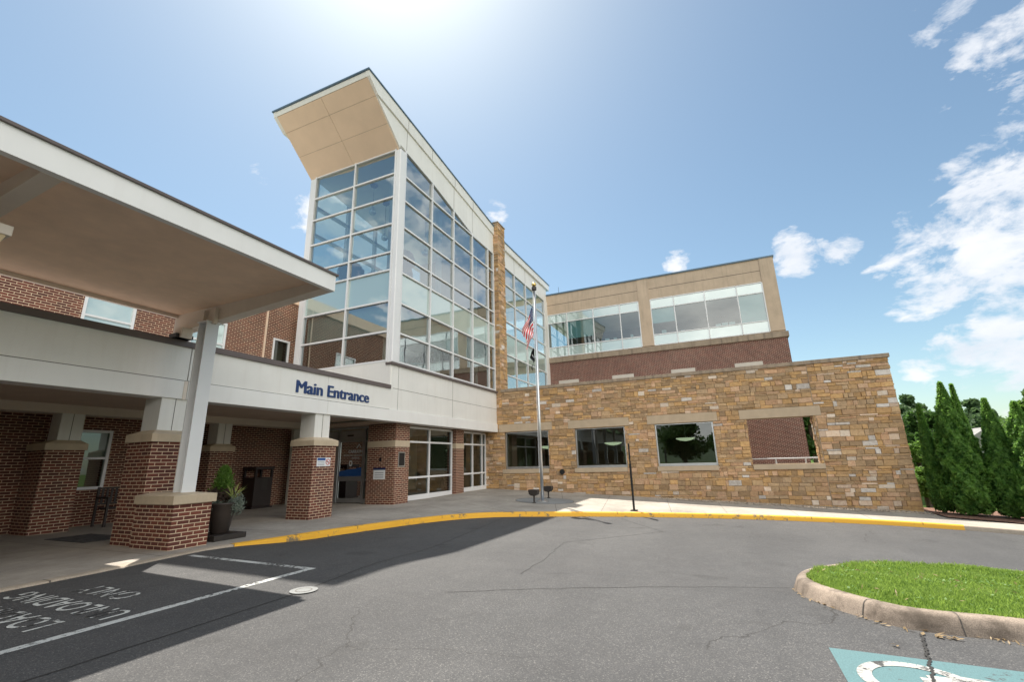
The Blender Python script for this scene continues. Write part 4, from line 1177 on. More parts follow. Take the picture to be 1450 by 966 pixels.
# H-section post on the low pier
def post(x):
    p = MB(); cx, cy = x, 9.18; h = .125
    p.box(cx-h, cy-h, .93, cx+h, cy-h+.022, 4.19); p.box(cx-h, cy+h-.022, .93, cx+h, cy+h, 4.19); p.box(cx-.010, cy-h+.022, .93, cx+.010, cy+h-.022, 4.19)
    p.box(cx-h-.02, cy-h-.03, 4.19, cx+h+.02, cy+h+.02, 4.215)
    p.build('post', 'white_metal', dc)
    s = box(cx-.11, 9.86, 3.99, cx+.11, 10.10, 4.2).build('rear_post', 'canopy_cream', dc)
    box(cx-.17, 9.90+.02, 3.99, cx+.17, 10.16, 4.07).build('base_plate', 'black_metal', s)
    q_ = box(cx-.33, 8.86, -.3, cx+.34, 9.975, .75).build('low_pier', 'red_brick', dc)
    c = MB(); e = .05; b0 = (cx-.33-e, 8.86-e, cx+.34+e, 9.972)
    c.v += [(b0[0], b0[1], .75), (b0[2], b0[1], .75), (b0[2], b0[3], .75), (b0[0], b0[3], .75), (b0[0], b0[1], .90), (b0[2], b0[1], .90), (b0[2], b0[3], .90), (b0[0], b0[3], .90),
            (cx-.16, 9.02, .935), (cx+.16, 9.02, .935), (cx+.16, 9.9, .935), (cx-.16, 9.9, .935)]
    c.f += [(3, 2, 1, 0), (8, 9, 10, 11)]
    for L_ in (0, 4):
        for i in range(4): c.f.append((L_+i, L_+(i+1) % 4, L_+4+(i+1) % 4, L_+4+i))
    c.build('pier_cap', 'cap_stone', q_, bevel=.005)
for x in (5.62, 1.75, -2.1, -9.9): post(x)
# light fixture on the second beam
t = thing('canopy_light', 'boxy cream light fixture under the canopy at the left edge', 'lamp', (1.65, 5.9, 3.5))
MB().box(1.15, 7.0, 3.93, 1.99, 7.42, 4.05).build('housing', 'canopy_cream', t, bevel=.01)
mb = MB(); mb.prism([(1.20, 3.93), (1.95, 3.93), (1.88, 3.72), (1.28, 3.72)], 'y', 7.02, 7.40); mb.build('lens', 'lens_amber', t)
MB().box(1.68, 7.18, 4.05, 1.74, 7.24, 4.42).build('bracket', 'bronze_metal', t)

# ================================================================== SIGNS ON PIERS
t = thing('pier_sign', 'small white no smoking notice with blue heading on the brick pier', 'sign', (9.68, 9.97, 1.45))
sx0, sx1, sz0, sz1 = 9.44, 9.91, 1.335, 1.565; yy = 9.975
box(sx0, yy-.006, sz0, sx1, yy+.004, sz1).build('plate', 'sign_white', t)
mb = MB(); mb.quad((sx0+.01, yy-.008, sz1-.075), (sx0+.29, yy-.008, sz1-.075), (sx0+.29, yy-.008, sz1-.01), (sx0+.01, yy-.008, sz1-.01)); mb.build('blue_header', 'sign_blue', t)
mb = MB()
for i in range(3): mb.quad((sx0+.03, yy-.008, sz0+.03+i*.04), (sx0+.26, yy-.008, sz0+.03+i*.04), (sx0+.26, yy-.008, sz0+.045+i*.04), (sx0+.03, yy-.008, sz0+.045+i*.04))
mb.build('text_line', 'sign_grey', t)
mb = MB(); c0 = (sx1-.09, (sz0+sz1)/2)
for i in range(24):
    a0, a1 = 2*math.pi*i/24, 2*math.pi*(i+1)/24
    mb.quad(*[(c0[0]+r*math.cos(a), yy-.009, c0[1]+r*math.sin(a)) for r, a in ((.062, a0), (.08, a0), (.08, a1), (.062, a1))])
mb.quad((c0[0]-.055, yy-.0095, c0[1]+.042), (c0[0]-.042, yy-.0095, c0[1]+.055), (c0[0]+.055, yy-.0095, c0[1]-.042), (c0[0]+.042, yy-.0095, c0[1]-.055))
mb.build('red_ring', 'sign_red', t)
mb = MB(); mb.quad((c0[0]-.05, yy-.0085, c0[1]-.008), (c0[0]+.035, yy-.0085, c0[1]-.008), (c0[0]+.035, yy-.0085, c0[1]+.01), (c0[0]-.05, yy-.0085, c0[1]+.01)); mb.build('cigarette', 'black_metal', t)
t = thing('notice_board', 'white notice with dark blue header on the brick pier beside the doors', 'sign', (13.4, 11.2, 1))
xx = 13.412
box(xx-.008, 10.91, .84, xx+.004, 11.42, 1.16).build('plate', 'sign_white', t); box(xx-.010, 10.90, 1.16, xx+.004, 11.43, 1.23).build('header', 'sign_navy', t)
mb = MB()
for i in range(3): mb.quad((xx-.010, 10.97, .90+i*.075), (xx-.010, 11.36, .90+i*.075), (xx-.010, 11.36, .925+i*.075), (xx-.010, 10.97, .925+i*.075))
mb.build('text_line', 'sign_grey', t)
t = thing('wall_panel', 'narrow dark display case with pale rim on the pier beside the glazing', 'panel', (13.9, 10.5, 1.5))
box(13.60, 10.50, 1.25, 13.98, 10.519, 1.77).build('rim', 'aluminium', t); box(13.64, 10.492, 1.29, 13.94, 10.4995, 1.73).build('display', 'black_metal', t)
t = thing('call_button', 'tiny dark call button box on the pier above the notice', 'fixture', (13.4, 11.1, 1.4))
box(13.395, 11.10, 1.45, 13.418, 11.18, 1.58).build('case', 'black_metal', t)

# ================================================================== STREET FURNITURE
# flagpole
fx, fy = 16.65, 6.27; z0 = walk(fx, fy)
t = thing('flagpole', 'tall brushed metal flagpole with a gold ball on the round slab', 'flagpole', (fx, fy, z0))
MB().tube([(fx, fy, z0), (fx, fy, z0+3), (fx, fy, 8.3)], [.06, .052, .036], 16).build('pole', 'aluminium', t, smooth=True)
MB().lathe((fx, fy, z0), [(.2, 0), (.2, .02), (.12, .05), (.09, .06)], 20).build('base_collar', 'aluminium', t)
MB().lathe((fx, fy, 8.42), [(.001, -.10), (.05, -.085), (.085, -.05), (.1, 0), (.085, .05), (.05, .085), (.001, .1)], 18).build('ball', 'gold', t, smooth=True)
MB().lathe((fx, fy, 8.16), [(.05, 0), (.10, .02), (.10, .14), (.06, .17)], 14).build('truck', 'bronze_metal', t)
MB().tube([(fx-.06, fy+.06, .9), (fx-.06, fy+.05, 8.1)], .008, 5).build('halyard', 'sign_white', t)
# direction "image left" on the ground
LD = Vector((-.30, .954, 0)).normalized(); DPT = Vector((.954, .30, 0)).normalized()
def flag(name, label, z_top, hoist, fly, colours, seed, lean=.5):
    t = thing(name, label, 'flag', (fx, fy, z_top)); nu, nv = 78, 39
    def pos(u, v):   # u along fly 0..1, v down the hoist 0..1
        droop = 1-math.exp(-2.6*u)
        base = Vector((fx, fy, z_top))+LD*.07
        a = R(64)
        along = fly*u; hz = math.sin(v*math.pi*.9)*.10
        gather = (1-.62*u)
        p = base+Vector((0, 0, -1))*(hoist*v*(1-.30*droop)+along*math.sin(a)*.70)+LD*(along*math.cos(a)*lean*2.0*(1-.45*v)+.02)
        fold = math.sin(v*9.0+u*5.0+seed)*.075*min(1, u*3)+math.sin(v*4+u*11+seed*2)*.05*min(1, u*3)
        side = math.cos(v*8.0+u*4.0+seed)*.06*min(1, u*3)
        return p+DPT*fold+LD*side
    vs = [[pos(i/nu, j/nv) for j in range(nv+1)] for i in range(nu+1)]
    bags = {}
    for i in range(nu):
        for j in range(nv):
            key = colours(i/nu+.5/nu, j/nv+.5/nv)
            b = bags.setdefault(key, MB()); b.quad(vs[i][j], vs[i+1][j], vs[i+1][j+1], vs[i][j+1])
    for (nm, mt), b in bags.items(): b.build(nm, mt, t, smooth=True)
    return t
def us(u, v):
    if u < .4 and v < 7/13:
        cx_, cy_ = u/.4*12, v/(7/13)*10
        if (abs(cx_-round(cx_)) < .2 and abs(cy_-round(cy_)) < .2 and 0 < round(cx_) < 12 and 0 < round(cy_) < 10 and (round(cx_)+round(cy_)) % 2 == 0): return ('stars', 'flag_white')
        return ('canton', 'flag_blue')
    return ('red_stripes', 'flag_red') if int(v*13) % 2 == 0 else ('white_stripes', 'flag_white')
flag('national_flag', 'limp stars and stripes flag hanging on the flagpole', 7.5, 1.2, 1.55, us, .6, .33)
def pow_(u, v):
    return ('emblem', 'flag_white') if (.42 < u < .58 and .35 < v < .6) else ('cloth', 'flag_black')
flag('black_flag', 'limp black flag hanging below the striped flag', 5.95, .8, .95, pow_, 2.2, .16)
# up-lights
up0 = None
for i, (x, y) in enumerate([(16.04, 6.36), (17.95, 6.5)]):
    z = walk(x, y)
    if up0 is None:
        up0 = thing('ground_floodlight', 'bronze floodlight on a stem left of the flagpole foot', 'light', (x, y, z), 'floodlights at the flagpole')
        MB().lathe((x, y, z), [(.07, 0), (.07, .02), (.03, .03), (.03, .22), (.045, .23), (.045, .27)], 12).build('stem', 'bronze_metal', up0)
        hd = MB(); hd.prism([(-.20+x, z+.40), (x-.17, z+.30), (x-.09, z+.25), (x+.09, z+.25), (x+.17, z+.30), (x+.20, z+.40), (x+.20, z+.46), (x-.20, z+.46)], 'y', y-.13, y+.13)
        hd.v = [((x+(yy-y)*.9), (y-(xx-x)*.9), zz) for xx, yy, zz in hd.v]
        hd.build('lamp_head', 'bronze_metal', up0, bevel=.015)
    else:
        c = copy_tree(up0); c.location = (x, y, z); c['label'] = 'bronze floodlight on a stem behind and right of the flagpole foot'
# thin black sign post by the yellow kerb
x, y = 15.7, 2.81; z = walk(x, y)
t = thing('sign_post', 'thin black sign post standing behind the yellow kerb, sign edge-on', 'sign post', (x, y, z))
MB().box(x-.03, y-.03, z, x+.03, y+.03, z+1.45).box(x-.02, y-.02, z+1.45, x+.02, y+.02, z+2.10).build('post', 'black_metal', t)
MB().box(x-.12, y-.10, z, x+.12, y+.10, z+.03).build('base_plate', 'bronze_metal', t)
pb = MB(); pb.box(-.15, -.006, 1.45, .15, .006, 2.12); ang = math.atan2(2.81, 15.7)
pb.v = [(x+a*math.cos(ang)-b*math.sin(ang), y+a*math.sin(ang)+b*math.cos(ang), z+c) for a, b, c in pb.v]; pb.build('sign_plate', 'black_metal', t)
# bench
t = thing('bench', 'dark slatted bench against the brick wall under the arcade', 'bench', (7.8, 14.8, 0))
bx0, bx1, by0, by1 = 6.95, 8.6, 14.35, 14.92
for x in (bx0, bx1-.05):
    MB().box(x, by0, 0, x+.05, by0+.05, .68).build('leg', 'bench_metal', t); MB().box(x, by1-.05, 0, x+.05, by1, .96).build('leg', 'bench_metal', t)
    MB().box(x-.01, by0-.02, .68, x+.06, by1-.05, .72).build('armrest', 'bench_metal', t)
mb = MB()
for i in range(5): mb.box(bx0+.05, by0+.02+i*.1, .42, bx1-.05, by0+.09+i*.1, .45)
mb.build('seat', 'bench_metal', t)
mb = MB(); mb.box(bx0+.05, by1-.04, .52, bx1-.05, by1-.01, .56); mb.box(bx0+.05, by1-.04, .91, bx1-.05, by1-.01, .95)
for i in range(15): mb.box(bx0+.1+i*.1, by1-.035, .56, bx0+.15+i*.1, by1-.015, .91)
mb.build('backrest', 'bench_metal', t)
# bin
t = thing('litter_bin', 'tall dark brown boxy litter bin at the back of the arcade', 'bin', (11.45, 15.0, 0))
mb = MB(); mb.box(11.30, 14.72, .05, 12.00, 15.34, 1.02).build('cabinet', 'bench_metal', t, bevel=.02)
box(11.25, 14.68, 0, 12.05, 15.36, .05).build('plinth', 'bench_metal', t)
mb = MB()
for a, b in ((11.30, 14.72), (11.93, 14.72), (11.30, 15.27), (11.93, 15.27)): mb.box(a, b, 1.02, a+.07, b+.07, 1.28)
mb.build('hood_post', 'bench_metal', t); box(11.27, 14.69, 1.28, 12.03, 15.36, 1.38).build('hood', 'bench_metal', t, bevel=.02)
box(11.55, 14.714, .6, 11.80, 14.72, 1.0).build('notice', 'bronze_metal', t)
# access mat
tag(box(5.35, 11.62, .004, 6.15, 13.1, .012).build('floor_mat', 'slate_dark', bevel=0), 'dark rectangular mat on the arcade floor between the brick piers', 'mat')
# planter
px_, py_ = 6.50, 9.33
t = thing('potted_plants', 'tapered bronze pot of mixed plants with a small conifer beside the brick pier', 'planter', (px_, py_, 0))
box(px_-.33, py_-.36, 0, px_+.33, py_+.36, .10).build('plinth', 'bronze_metal', t, bevel=.008)
MB().lathe((px_, py_, .10), [(.14, 0), (.16, .02), (.235, .42), (.265, .54), (.28, .56), (.27, .58), (.25, .57), (.24, .5)], 28).build('pot', 'pot_bronze', t, smooth=True)
MB().lathe((px_, py_, .58), [(.24, 0), (.24, .02)], 20).build('soil', 'soil', t)
rgn = np.random.default_rng(9)
n = 4200; hh = rgn.random(n); rad = .155*(1+.25*rgn.normal(size=n))*np.sin(np.clip((1-hh)*1.0+.08, 0, 1)*np.pi*.62)**.8*(rgn.random(n)**.3); aa = rgn.uniform(0, 2*np.pi, n)
P = np.stack([px_+.03+rad*np.cos(aa)*(1+.2*np.sin(aa*3+hh*6)), py_+.10+rad*np.sin(aa)*(1+.2*np.cos(aa*2+hh*9)), .82+hh*.58], 1)
leaf_cloud('conifer_foliage', P, .022, 'pot_shrub', t, (px_, py_, 0), 1, aspect=2.4)
MB().tube([(px_+.03, py_+.10, .58), (px_+.03, py_+.10, 1.2)], [.02, .008], 8).build('conifer_stem', 'bark', t)
P, _ = blob_points((px_+.02, py_+.10, .82), .27, 2200, 3, .17); leaf_cloud('dark_foliage', P, .035, 'dark_foliage', t, (px_, py_, 0), 2, aspect=2)
P, _ = blob_points((px_-.12, py_+.08, .62), .20, 2000, 4, .20); leaf_cloud('trailing_silver', P, .026, 'silver_leaf', t, (px_, py_, 0), 3, aspect=1.6)
P2_, _ = blob_points((px_+.13, py_-.20, .66), .14, 1500, 5, .15); P2_ = P2_+np.random.default_rng(8).normal(size=P2_.shape)*np.array([.035, .035, .05])+np.array([0, 0, -.02]); leaf_cloud('trailing_green', P2_, .022, 'silver_leaf', t, (px_, py_, 0), 4, aspect=1.6)
mb = MB()
for i in range(22):
    a = rgn.uniform(0, 2*math.pi); el = rgn.uniform(.5, 1.3); Ls = rgn.uniform(.32, .48); c = Vector((px_+.10, py_-.16, .74)); dv = Vector((math.cos(a)*math.cos(el), math.sin(a)*math.cos(el), math.sin(el)))
    s_ = dv.cross(Vector((0, 0, 1))).normalized()*.012; m_ = c+dv*Ls*.55; e_ = c+dv*Ls+Vector((0, 0, -.05)); mb.quad(c-s_*.6, c+s_*.6, m_+s_, m_-s_); mb.quad(m_-s_, m_+s_, e_)
mb.build('spiky_leaves', 'spike_leaf', t)

mb = MB()
for i in range(16):
    y0_ = -6.12-6.5*i/16; y1_ = -6.12-6.5*(i+1)/16
    mb.quad(*[(x, y, walk(x, y)+.035) for x, y in ((19.25-.16*i, y0_), (19.25-.16*(i+1), y1_), (22.5, y1_), (22.5, y0_))][::-1])
tag(mb.build('mulch_bed', 'mulch'), kind='structure')
# gravel strip at the foot of the stone wall
gm = MB(); n = 26
for i in range(n):
    y0_ = 2.6-8.7*i/n; y1_ = 2.6-8.7*(i+1)/n
    gm.quad(*[(x, y, walk(x, y)+.006) for x, y in ((20.25, y0_), (20.25, y1_), (20.93, y1_), (20.93, y0_))])
tag(gm.build('gravel_bed', 'soil'), kind='structure')
rg2 = np.random.default_rng(12); V = []; F = []
for i in range(2600):
    x = rg2.uniform(20.15, 20.9)+(0 if rg2.random() < .93 else -.3); y = rg2.uniform(-6.2, 2.7); s_ = rg2.uniform(.012, .035); z = walk(x, y)+s_*.3; b = len(V)
    o6 = rg2.normal(size=(6, 3))*.15
    for d6, oo in zip(((1, 0, 0), (-1, 0, 0), (0, 1, 0), (0, -1, 0), (0, 0, .7), (0, 0, -.7)), o6): V.append((x+s_*(d6[0]+oo[0]), y+s_*(d6[1]+oo[1]), z+s_*(d6[2]+oo[2])))
    F += [(b, b+2, b+4), (b+2, b+1, b+4), (b+1, b+3, b+4), (b+3, b, b+4)]
gm = MB(); gm.v = V; gm.f = F
tag(gm.build('gravel', 'curb_concrete'), 'loose grey gravel along the foot of the stone wall', 'gravel', kind='stuff')
# dry leaves and clippings at the island kerb
n = 190; lx, ly = [], []
for i in range(n):
    k4 = random.choice([random.uniform(0, 1)])
    idx = random.randrange(L); 
    if IS[idx][1] < -3.2 or IS[idx][0] > 7.2: continue
    dd = -.115-abs(random.gauss(0, .03)); p = off_closed(IS, dd)[idx] if 0 else (rings[0][idx][0]+random.gauss(0, .045)-.03*(IS[idx][0] < 6), rings[0][idx][1]+random.gauss(0, .025))
    lx.append(p[0]); ly.append(p[1])
P = np.array([(x, y, road(x, y)+.012) for x, y in zip(lx, ly)])
nr = np.tile(np.array([[0, 0, 3.0]]), (len(P), 1))
o = leaf_cloud('leaf_litter', P, .018, 'straw', None, (0, 0, 0), 5, nrm=nr, aspect=3.0); tag(o, 'dry clippings and leaves along the island kerb', 'litter', kind='stuff')
P = np.array([(5.30+random.gauss(0, .02), -1.48+random.gauss(0, .06), road(5.3, -1.48)+.015) for _ in range(14)]+[(4.9, -1.05, road(4.9, -1.05)+.015), (4.92, -1.03, road(4.9, -1.05)+.018)])
o = leaf_cloud('dead_leaves', P, .03, 'straw', None, (0, 0, 0), 6, nrm=np.tile(np.array([[0, 0, 3.0]]), (len(P), 1)), aspect=1.8); tag(o, 'small pile of dead leaves against the island kerb', 'leaves', kind='stuff')

# ================================================================== TREES
def arbor_mesh(seed, n, h=4.0, r=.7, tips=1):
    rg = np.random.default_rng(seed)
    u = rg.random(n)**.9; a = rg.uniform(0, 2*np.pi, n)
    prof = np.where(u < .12, .62+u*3.0, 1.0-((u-.12)/.88)**1.35)
    lump = 1+.16*np.sin(a*5+u*19+seed)+.13*np.sin(a*9-u*37+seed)+.10*np.sin(a*15+u*70)+.06*np.sin(a*29-u*130)
    rad = r*prof*lump*(.72+.30*rg.random(n)**.5)+.015
    P = np.stack([rad*np.cos(a), rad*np.sin(a), .12+u*h*(1+0*u)], 1)
    if tips > 1:
        k5 = rg.random(n) < .22; ph = u[k5]; P[k5, 0] = .02+rad[k5]*.45*np.cos(a[k5]); P[k5, 1] = -.30+rad[k5]*.45*np.sin(a[k5]); P[k5, 2] = .3+ph*h*.94
    nr = np.stack([np.cos(a), np.sin(a), np.full(n, .35)], 1)*1.1
    return P, nr
def arbor(x, y, h, r, seed, label, n=26000, tips=1, leaf=.06, mat='arborvitae_leaf'):
    z = walk(x, y)
    t = thing('arborvitae', label, 'tree', (x, y, z), 'clipped conifers in a row right of the stone wall')
    P, nr = arbor_mesh(seed, n, h, r, tips)
    o = leaf_cloud('crown', P, leaf, mat, t, (0, 0, 0), seed, nrm=nr, aspect=2.2, jitter=.75)
    # dense dark inner body so that the sky does not shine through
    mb = MB(); nseg = 14
    mb.lathe((x, y, z+.1), [(r*.35, 0)]+[(max(.01, r*.66*(1-((q/nseg)**1.35))), h*(.06+.86*q/nseg)) for q in range(1, nseg+1)], 12)
    mb.build('inner_branches', 'arborvitae_leaf', t, smooth=True)
    MB().tube([(x, y, z-.1), (x, y, z+.6)], .07, 8).build('trunk', 'bark', t)
arbor(20.7, -6.52, 3.50, .24, 1, 'slim short conifer closest to the end of the stone wall', 12000)
arbor(20.35, -7.14, 4.22, .64, 2, 'tallest broad conifer of the row with a double tip', 34000, 2)
arbor(20.0, -8.02, 3.6, .45, 3, 'narrow conifer right of the tallest one', 18000)
arbor(19.7, -8.58, 3.45, .64, 4, 'full rounded conifer third from the stone wall side of the tallest', 24000)
arbor(19.5, -9.30, 3.5, .7, 5, 'conifer at the right edge of the picture', 24000)
arbor(19.2, -10.3, 3.5, .7, 6, 'last conifer of the row beyond the picture edge', 14000)

def tree(x, y, h, cr, seed, label, mat='tree_leaf', n=9000, leaf=.22, conif=False, zc=None, cat='tree', group='trees beyond the hedge', name='leafy_tree'):
    z = gz(x, y); rg = np.random.default_rng(seed)
    t = thing(name, label, cat, (x, y, z), group)
    tr = MB(); tr.tube([(x, y, z-.2), (x+.1, y, z+h*.35), (x, y+.1, z+h*.7)], [cr*.09+.06, cr*.06+.04, .03], 8)
    cl = []
    nb = 26 if not conif else 30
    for i in range(nb):
        if conif:
            q = rg.random(); rr = cr*(1.05-q)*.8; a = rg.uniform(0, 2*math.pi); c = np.array([x+rr*math.cos(a), y+rr*math.sin(a), z+h*(.2+.78*q)]); s = cr*(.34*(1.15-q)+.06)
        else:
            a = rg.uniform(0, 2*math.pi); q = rg.random(); rr = cr*.75*rg.random()**.5*math.sin(math.pi*min(.98, q*.8+.15)); c = np.array([x+rr*math.cos(a), y+rr*math.sin(a), z+h*(.30+.62*q)]); s = cr*rg.uniform(.25, .42)
        cl.append((c, s))
        if i % 2 == 0: tr.tube([(x, y, z+h*(.25+.3*q)), tuple(c)], [.05+cr*.015, .015], 5)
    tr.build('trunk', 'bark', t)
    per = n//nb; Ps = []; Ns = []
    for c, s in cl:
        d = rg.normal(size=(per, 3)); d /= np.linalg.norm(d, axis=1)[:, None]; Ps.append(c+d*(s*(.45+.6*rg.random(per)**.6))[:, None]*np.array([1, 1, .75])); Ns.append(d)
    P = np.concatenate(Ps)-np.array([x, y, z]); nr = np.concatenate(Ns)
    leaf_cloud('crown', P, leaf, mat, t, (0, 0, 0), seed, nrm=nr*.8, aspect=1.5, jitter=.8)
tree(24.2, -7.3, 2.6, .85, 21, 'bright yellow-green shrub beside the end of the stone wall', 'bright_leaf', 5000, .09, name='shrub', cat='shrub', group='shrubs behind the hedge')
tree(23.2, -6.9, 1.5, .5, 22, 'low sunlit shrub at the foot of the stone wall corner', 'bright_leaf', 2500, .07, name='shrub', cat='shrub', group='shrubs behind the hedge')
tree(58, -17.6, 8.2, 3.4, 23, 'blue-green pine just right of the stone wall skyline', 'pine_leaf', 9000, .3, True, name='pine_tree')
tree(48, -15.2, 6.0, 2.6, 24, 'mid green tree under the pine at the wall end', 'tree_leaf', 8000, .24)
tree(66, -22.5, 8.0, 3.6, 25, 'grey-green pine between the two tallest conifers', 'pine_leaf', 8000, .32, True, name='pine_tree')
tree(70, -27.0, 9.2, 4.2, 26, 'dark topped pine behind the tallest conifer', 'pine_leaf', 9000, .34, True, name='pine_tree')
tree(62, -29.0, 8.6, 4.2, 27, 'feathery pine behind the gap in the hedge', 'pine_leaf', 9000, .34, True, name='pine_tree')
tree(33, -15.3, 5.6, 2.6, 28, 'bright feathery tree rising behind the right hedge', 'bright_leaf', 16000, .12, True)
tree(36, -18.6, 7.4, 3.2, 29, 'large sunlit tree at the right picture edge', 'bright_leaf', 16000, .14, True)
tree(44, -20.5, 6.2, 3.0, 30, 'pale green tree left of the sunlit edge tree', 'bright_leaf', 10000, .2)
tree(85, -33, 9.8, 5, 31, 'far dark treetop on the right skyline', 'pine_leaf', 8000, .4, True, name='pine_tree')
tree(49, -7.45, 7.5, 2.2, 32, 'green tree seen through the open stone bay', 'tree_leaf', 8000, .2)
tree(60, -9.6, 8, 3, 33, 'green tree far behind the open stone bay', 'tree_leaf', 7000, .24)
# behind the camera: trees and hills that the windows mirror
for i, (x, y, h2, c2) in enumerate([(-24, -9, 8, 4.5), (-31, -2, 7, 4), (-36, -20, 10, 5), (-20, -26, 9, 4.5), (-45, 6, 9, 5), (2, -42, 9, 4.5)]):
    tree(x, y, h2, c2, 50+i, ['broad tree across the car park behind the camera', 'rounded tree far left of the car park', 'tall tree at the back of the car park', 'tree at the far corner of the car park', 'tree beyond the brick wing end', 'tree beyond the grass island'][i], 'tree_leaf', 7000, .34, group='trees around the car park')
hl = MB(); n = 90; prv = None
rows_ = 6
for i in range(n+1):
    a = R(95+ (265-95)*i/n+0); 
    for j in range(rows_):
        t_ = j/(rows_-1); rr = 500+500*t_; hgt = (90+45*math.sin(i*.21+1)+26*math.sin(i*.53)+10*math.sin(i*1.3))*math.sin(t_*math.pi*.5)**1.3
        hl.v.append((rr*math.cos(a), rr*math.sin(a), -8+hgt))
for i in range(n):
    for j in range(rows_-1):
        b = i*rows_+j; hl.f.append((b, b+1, b+rows_+1, b+rows_))
tag(hl.build('hills', 'pine_leaf', smooth=True), kind='structure')
# small white house glimpsed through the hedge
t = thing('white_house', 'small white house with grey roof glimpsed between the hedge conifers', 'building', (54, -20, 0))
zz = gz(54, -20)
box(52, -22.5, zz, 57, -18.6, zz+3.2).build('wall', 'distant_white', t)
MB().prism([(-22.9, zz+3.2), (-18.2, zz+3.2), (-20.5, zz+4.7)], 'x', 51.8, 57.2).build('roof', 'roof_membrane', t)
box(51.97, -21.5, zz+1, 52.0, -20.6, zz+2.2).build('window', 'dark_glass', t)

# ================================================================== WORLD / SUN / CAMERA
SUN = Vector((.373, .358, 1.0)).normalized()
el = math.asin(SUN.z); az = math.atan2(SUN.x, SUN.y)
sd = bpy.data.lights.new('sun', 'SUN'); sd.energy = 5.0; sd.angle = R(.53); sd.color = (1.0, .93, .83)
so = bpy.data.objects.new('sun', sd); COL.objects.link(so); so.rotation_euler = SUN.to_track_quat('Z', 'Y').to_euler()
world = bpy.data.worlds.new('World'); scene.world = world; world.use_nodes = True
nt = world.node_tree; nt.nodes.clear(); k = N(nt)
out = k.n('ShaderNodeOutputWorld'); bg = k.n('ShaderNodeBackground'); bg.inputs[1].default_value = .092
sky = k.n('ShaderNodeTexSky', sky_type='NISHITA'); sky.sun_disc = False; sky.sun_elevation = el; sky.sun_rotation = az
sky.altitude = 300; sky.air_density = 1.0; sky.dust_density = 1.05; sky.ozone_density = .25
tc = k.n('ShaderNodeTexCoord'); vec = tc.outputs['Generated']
# clouds: noise on the view direction projected to a high plane, allowed only round chosen directions
def lobe(d, size, amp=1.0):
    dn = Vector(d).normalized(); dp = k.n('ShaderNodeVectorMath', operation='DOT_PRODUCT'); k.l(vec, dp.inputs[0]); dp.inputs[1].default_value = dn
    x = k.math('SUBTRACT', dp.outputs['Value'], math.cos(R(size))); x = k.math('DIVIDE', x, 1-math.cos(R(size)))
    x = k.math('MAXIMUM', x, 0); x = k.math('POWER', x, .7); return k.math('MULTIPLY', x, amp)
CL = [((.912, -.165, .352), 3.2, .9), ((.903, -.225, .352), 2.8, .8), ((.875, -.345, .325), 3.8, .74), ((.900, -.335, .276), 5.0, .8), ((.866, -.405, .285), 4.8, .9), ((.87, -.43, .225), 4.5, .8),
      ((.932, -.325, .135), 3.2, .95), ((.922, -.36, .142), 3.5, 1.0), ((.905, -.40, .145), 4, 1.1), ((.89, -.44, .12), 4.5, 1.1), ((.865, -.45, .19), 3.5, .9), ((.725, -.415, .55), 4.8, .78), ((.71, -.38, .59), 5, .6), ((.70, -.45, .56), 5.5, .75),
      ((.923, .034, .382), 1.9, .56), ((.50, .705, .503), 3.2, .36), ((.555, .674, .488), 3.5, .55), ((.62, .64, .46), 6.5, .95), ((.67, .60, .44), 6, .95), ((.778, .376, .503), 2, .42),
      ((.785, -.52, .335), 12, 1.15), ((.70, -.58, .36), 12, 1.1), ((.69, -.49, .54), 10, .62), ((.62, -.62, .48), 12, .65), ((-.3, -.8, .4), 35, .5), ((.84, -.47, .06), 7, .7), ((.3, -.9, .3), 25, .6), ((-.6, .6, .42), 20, .40)]
acc = None
for d_, s_, a_ in CL:
    l_ = lobe(d_, s_, a_); acc = l_ if acc is None else k.math('MAXIMUM', acc, l_)
mp = k.n('ShaderNodeMapping'); mp.inputs['Scale'].default_value = (1, 1, 1.9); k.l(vec, mp.inputs[0])
nz1 = k.noise(mp.outputs[0], 11.0, 9, .62, .25); nz2 = k.noise(mp.outputs[0], 4.0, 6, .55)
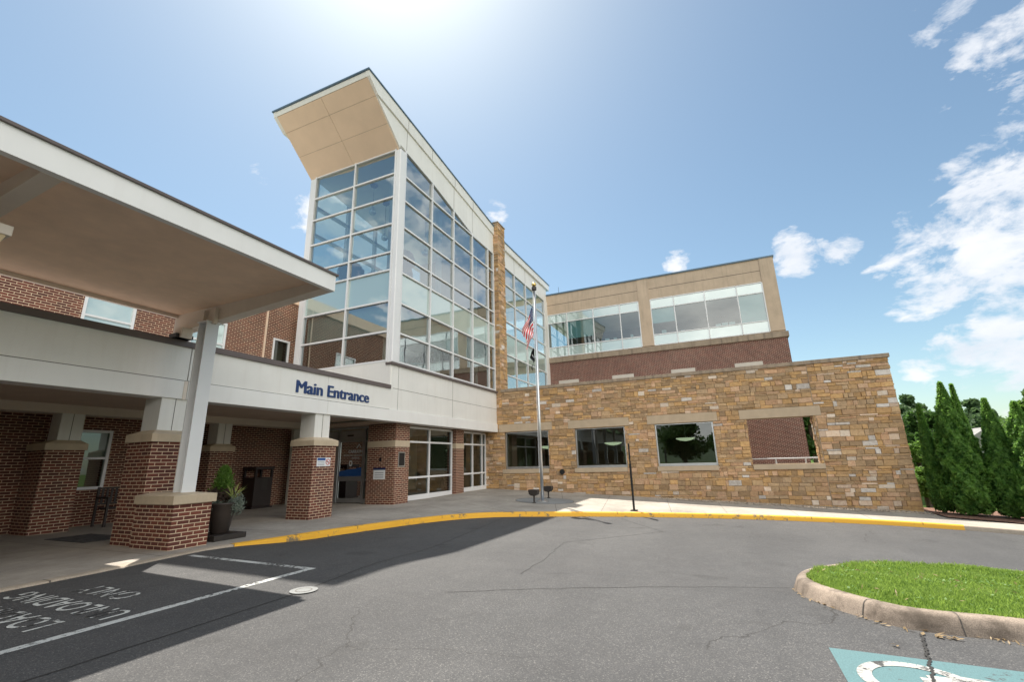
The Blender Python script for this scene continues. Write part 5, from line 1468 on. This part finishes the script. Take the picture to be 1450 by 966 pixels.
dens = k.math('ADD', k.math('MULTIPLY', k.math('SUBTRACT', nz1, .5), 3.0), k.math('ADD', k.math('MULTIPLY', k.math('SUBTRACT', nz2, .5), 1.0), k.math('SUBTRACT', acc, .53)))
cm = k.ramp(dens, [(.0, (0, 0, 0)), (.14, (.35, .35, .35)), (.36, (.85, .85, .85)), (.6, (1, 1, 1))])
msk = k.math('MULTIPLY', cm, k.math('MULTIPLY', k.math('MINIMUM', k.math('MULTIPLY', acc, 5), 1), .93))
shade = k.ramp(nz2, [(.35, (5.0, 5.4, 6.0)), (.65, (7.0, 7.0, 7.1))])
deck = lobe((-.66, -.71, .22), 60, 1.8)  # unseen bright cloud bank behind the camera, added to lift the shaded facades
fill_deck = k.math('MINIMUM', k.math('ADD', deck, k.math('MULTIPLY', k.math('SUBTRACT', nz2, .5), 1.6)), 1, clamp=True)
fill_deck = k.math('MULTIPLY', fill_deck, k.math('MINIMUM', k.math('MULTIPLY', deck, 3), 1))
skc = k.mix(1.0, sky.outputs[0], (.95, 1.04, .96), 'MULTIPLY')
col = k.mix(msk, skc, shade)
col = k.mix(fill_deck, col, k.ramp(nz1, [(.3, (12.5, 12.2, 11.7)), (.7, (17.5, 16.8, 15.6))]))
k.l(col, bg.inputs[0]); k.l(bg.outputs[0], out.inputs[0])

cam = bpy.data.cameras.new('camera'); co = bpy.data.objects.new('camera', cam); COL.objects.link(co); scene.camera = co
cam.sensor_width = 36; cam.lens = 16.063; cam.clip_end = 5000; cam.clip_start = .05
Mx = Matrix(((0.40895182, -0.22294029, -0.88490453), (-0.91219753, -0.12704533, -0.38955764), (-0.0255749, 0.96651803, -0.255321))).to_4x4()
Mx.translation = Vector((0, 0, 1.33)); co.matrix_world = Mx

scene.view_settings.view_transform = 'Standard'; scene.view_settings.look = 'None'; scene.view_settings.gamma = 1; scene.view_settings.use_curve_mapping = False
scene.view_settings.exposure = 0.78
scene.cycles.max_bounces = 8; scene.cycles.transparent_max_bounces = 12; scene.cycles.caustics_reflective = False
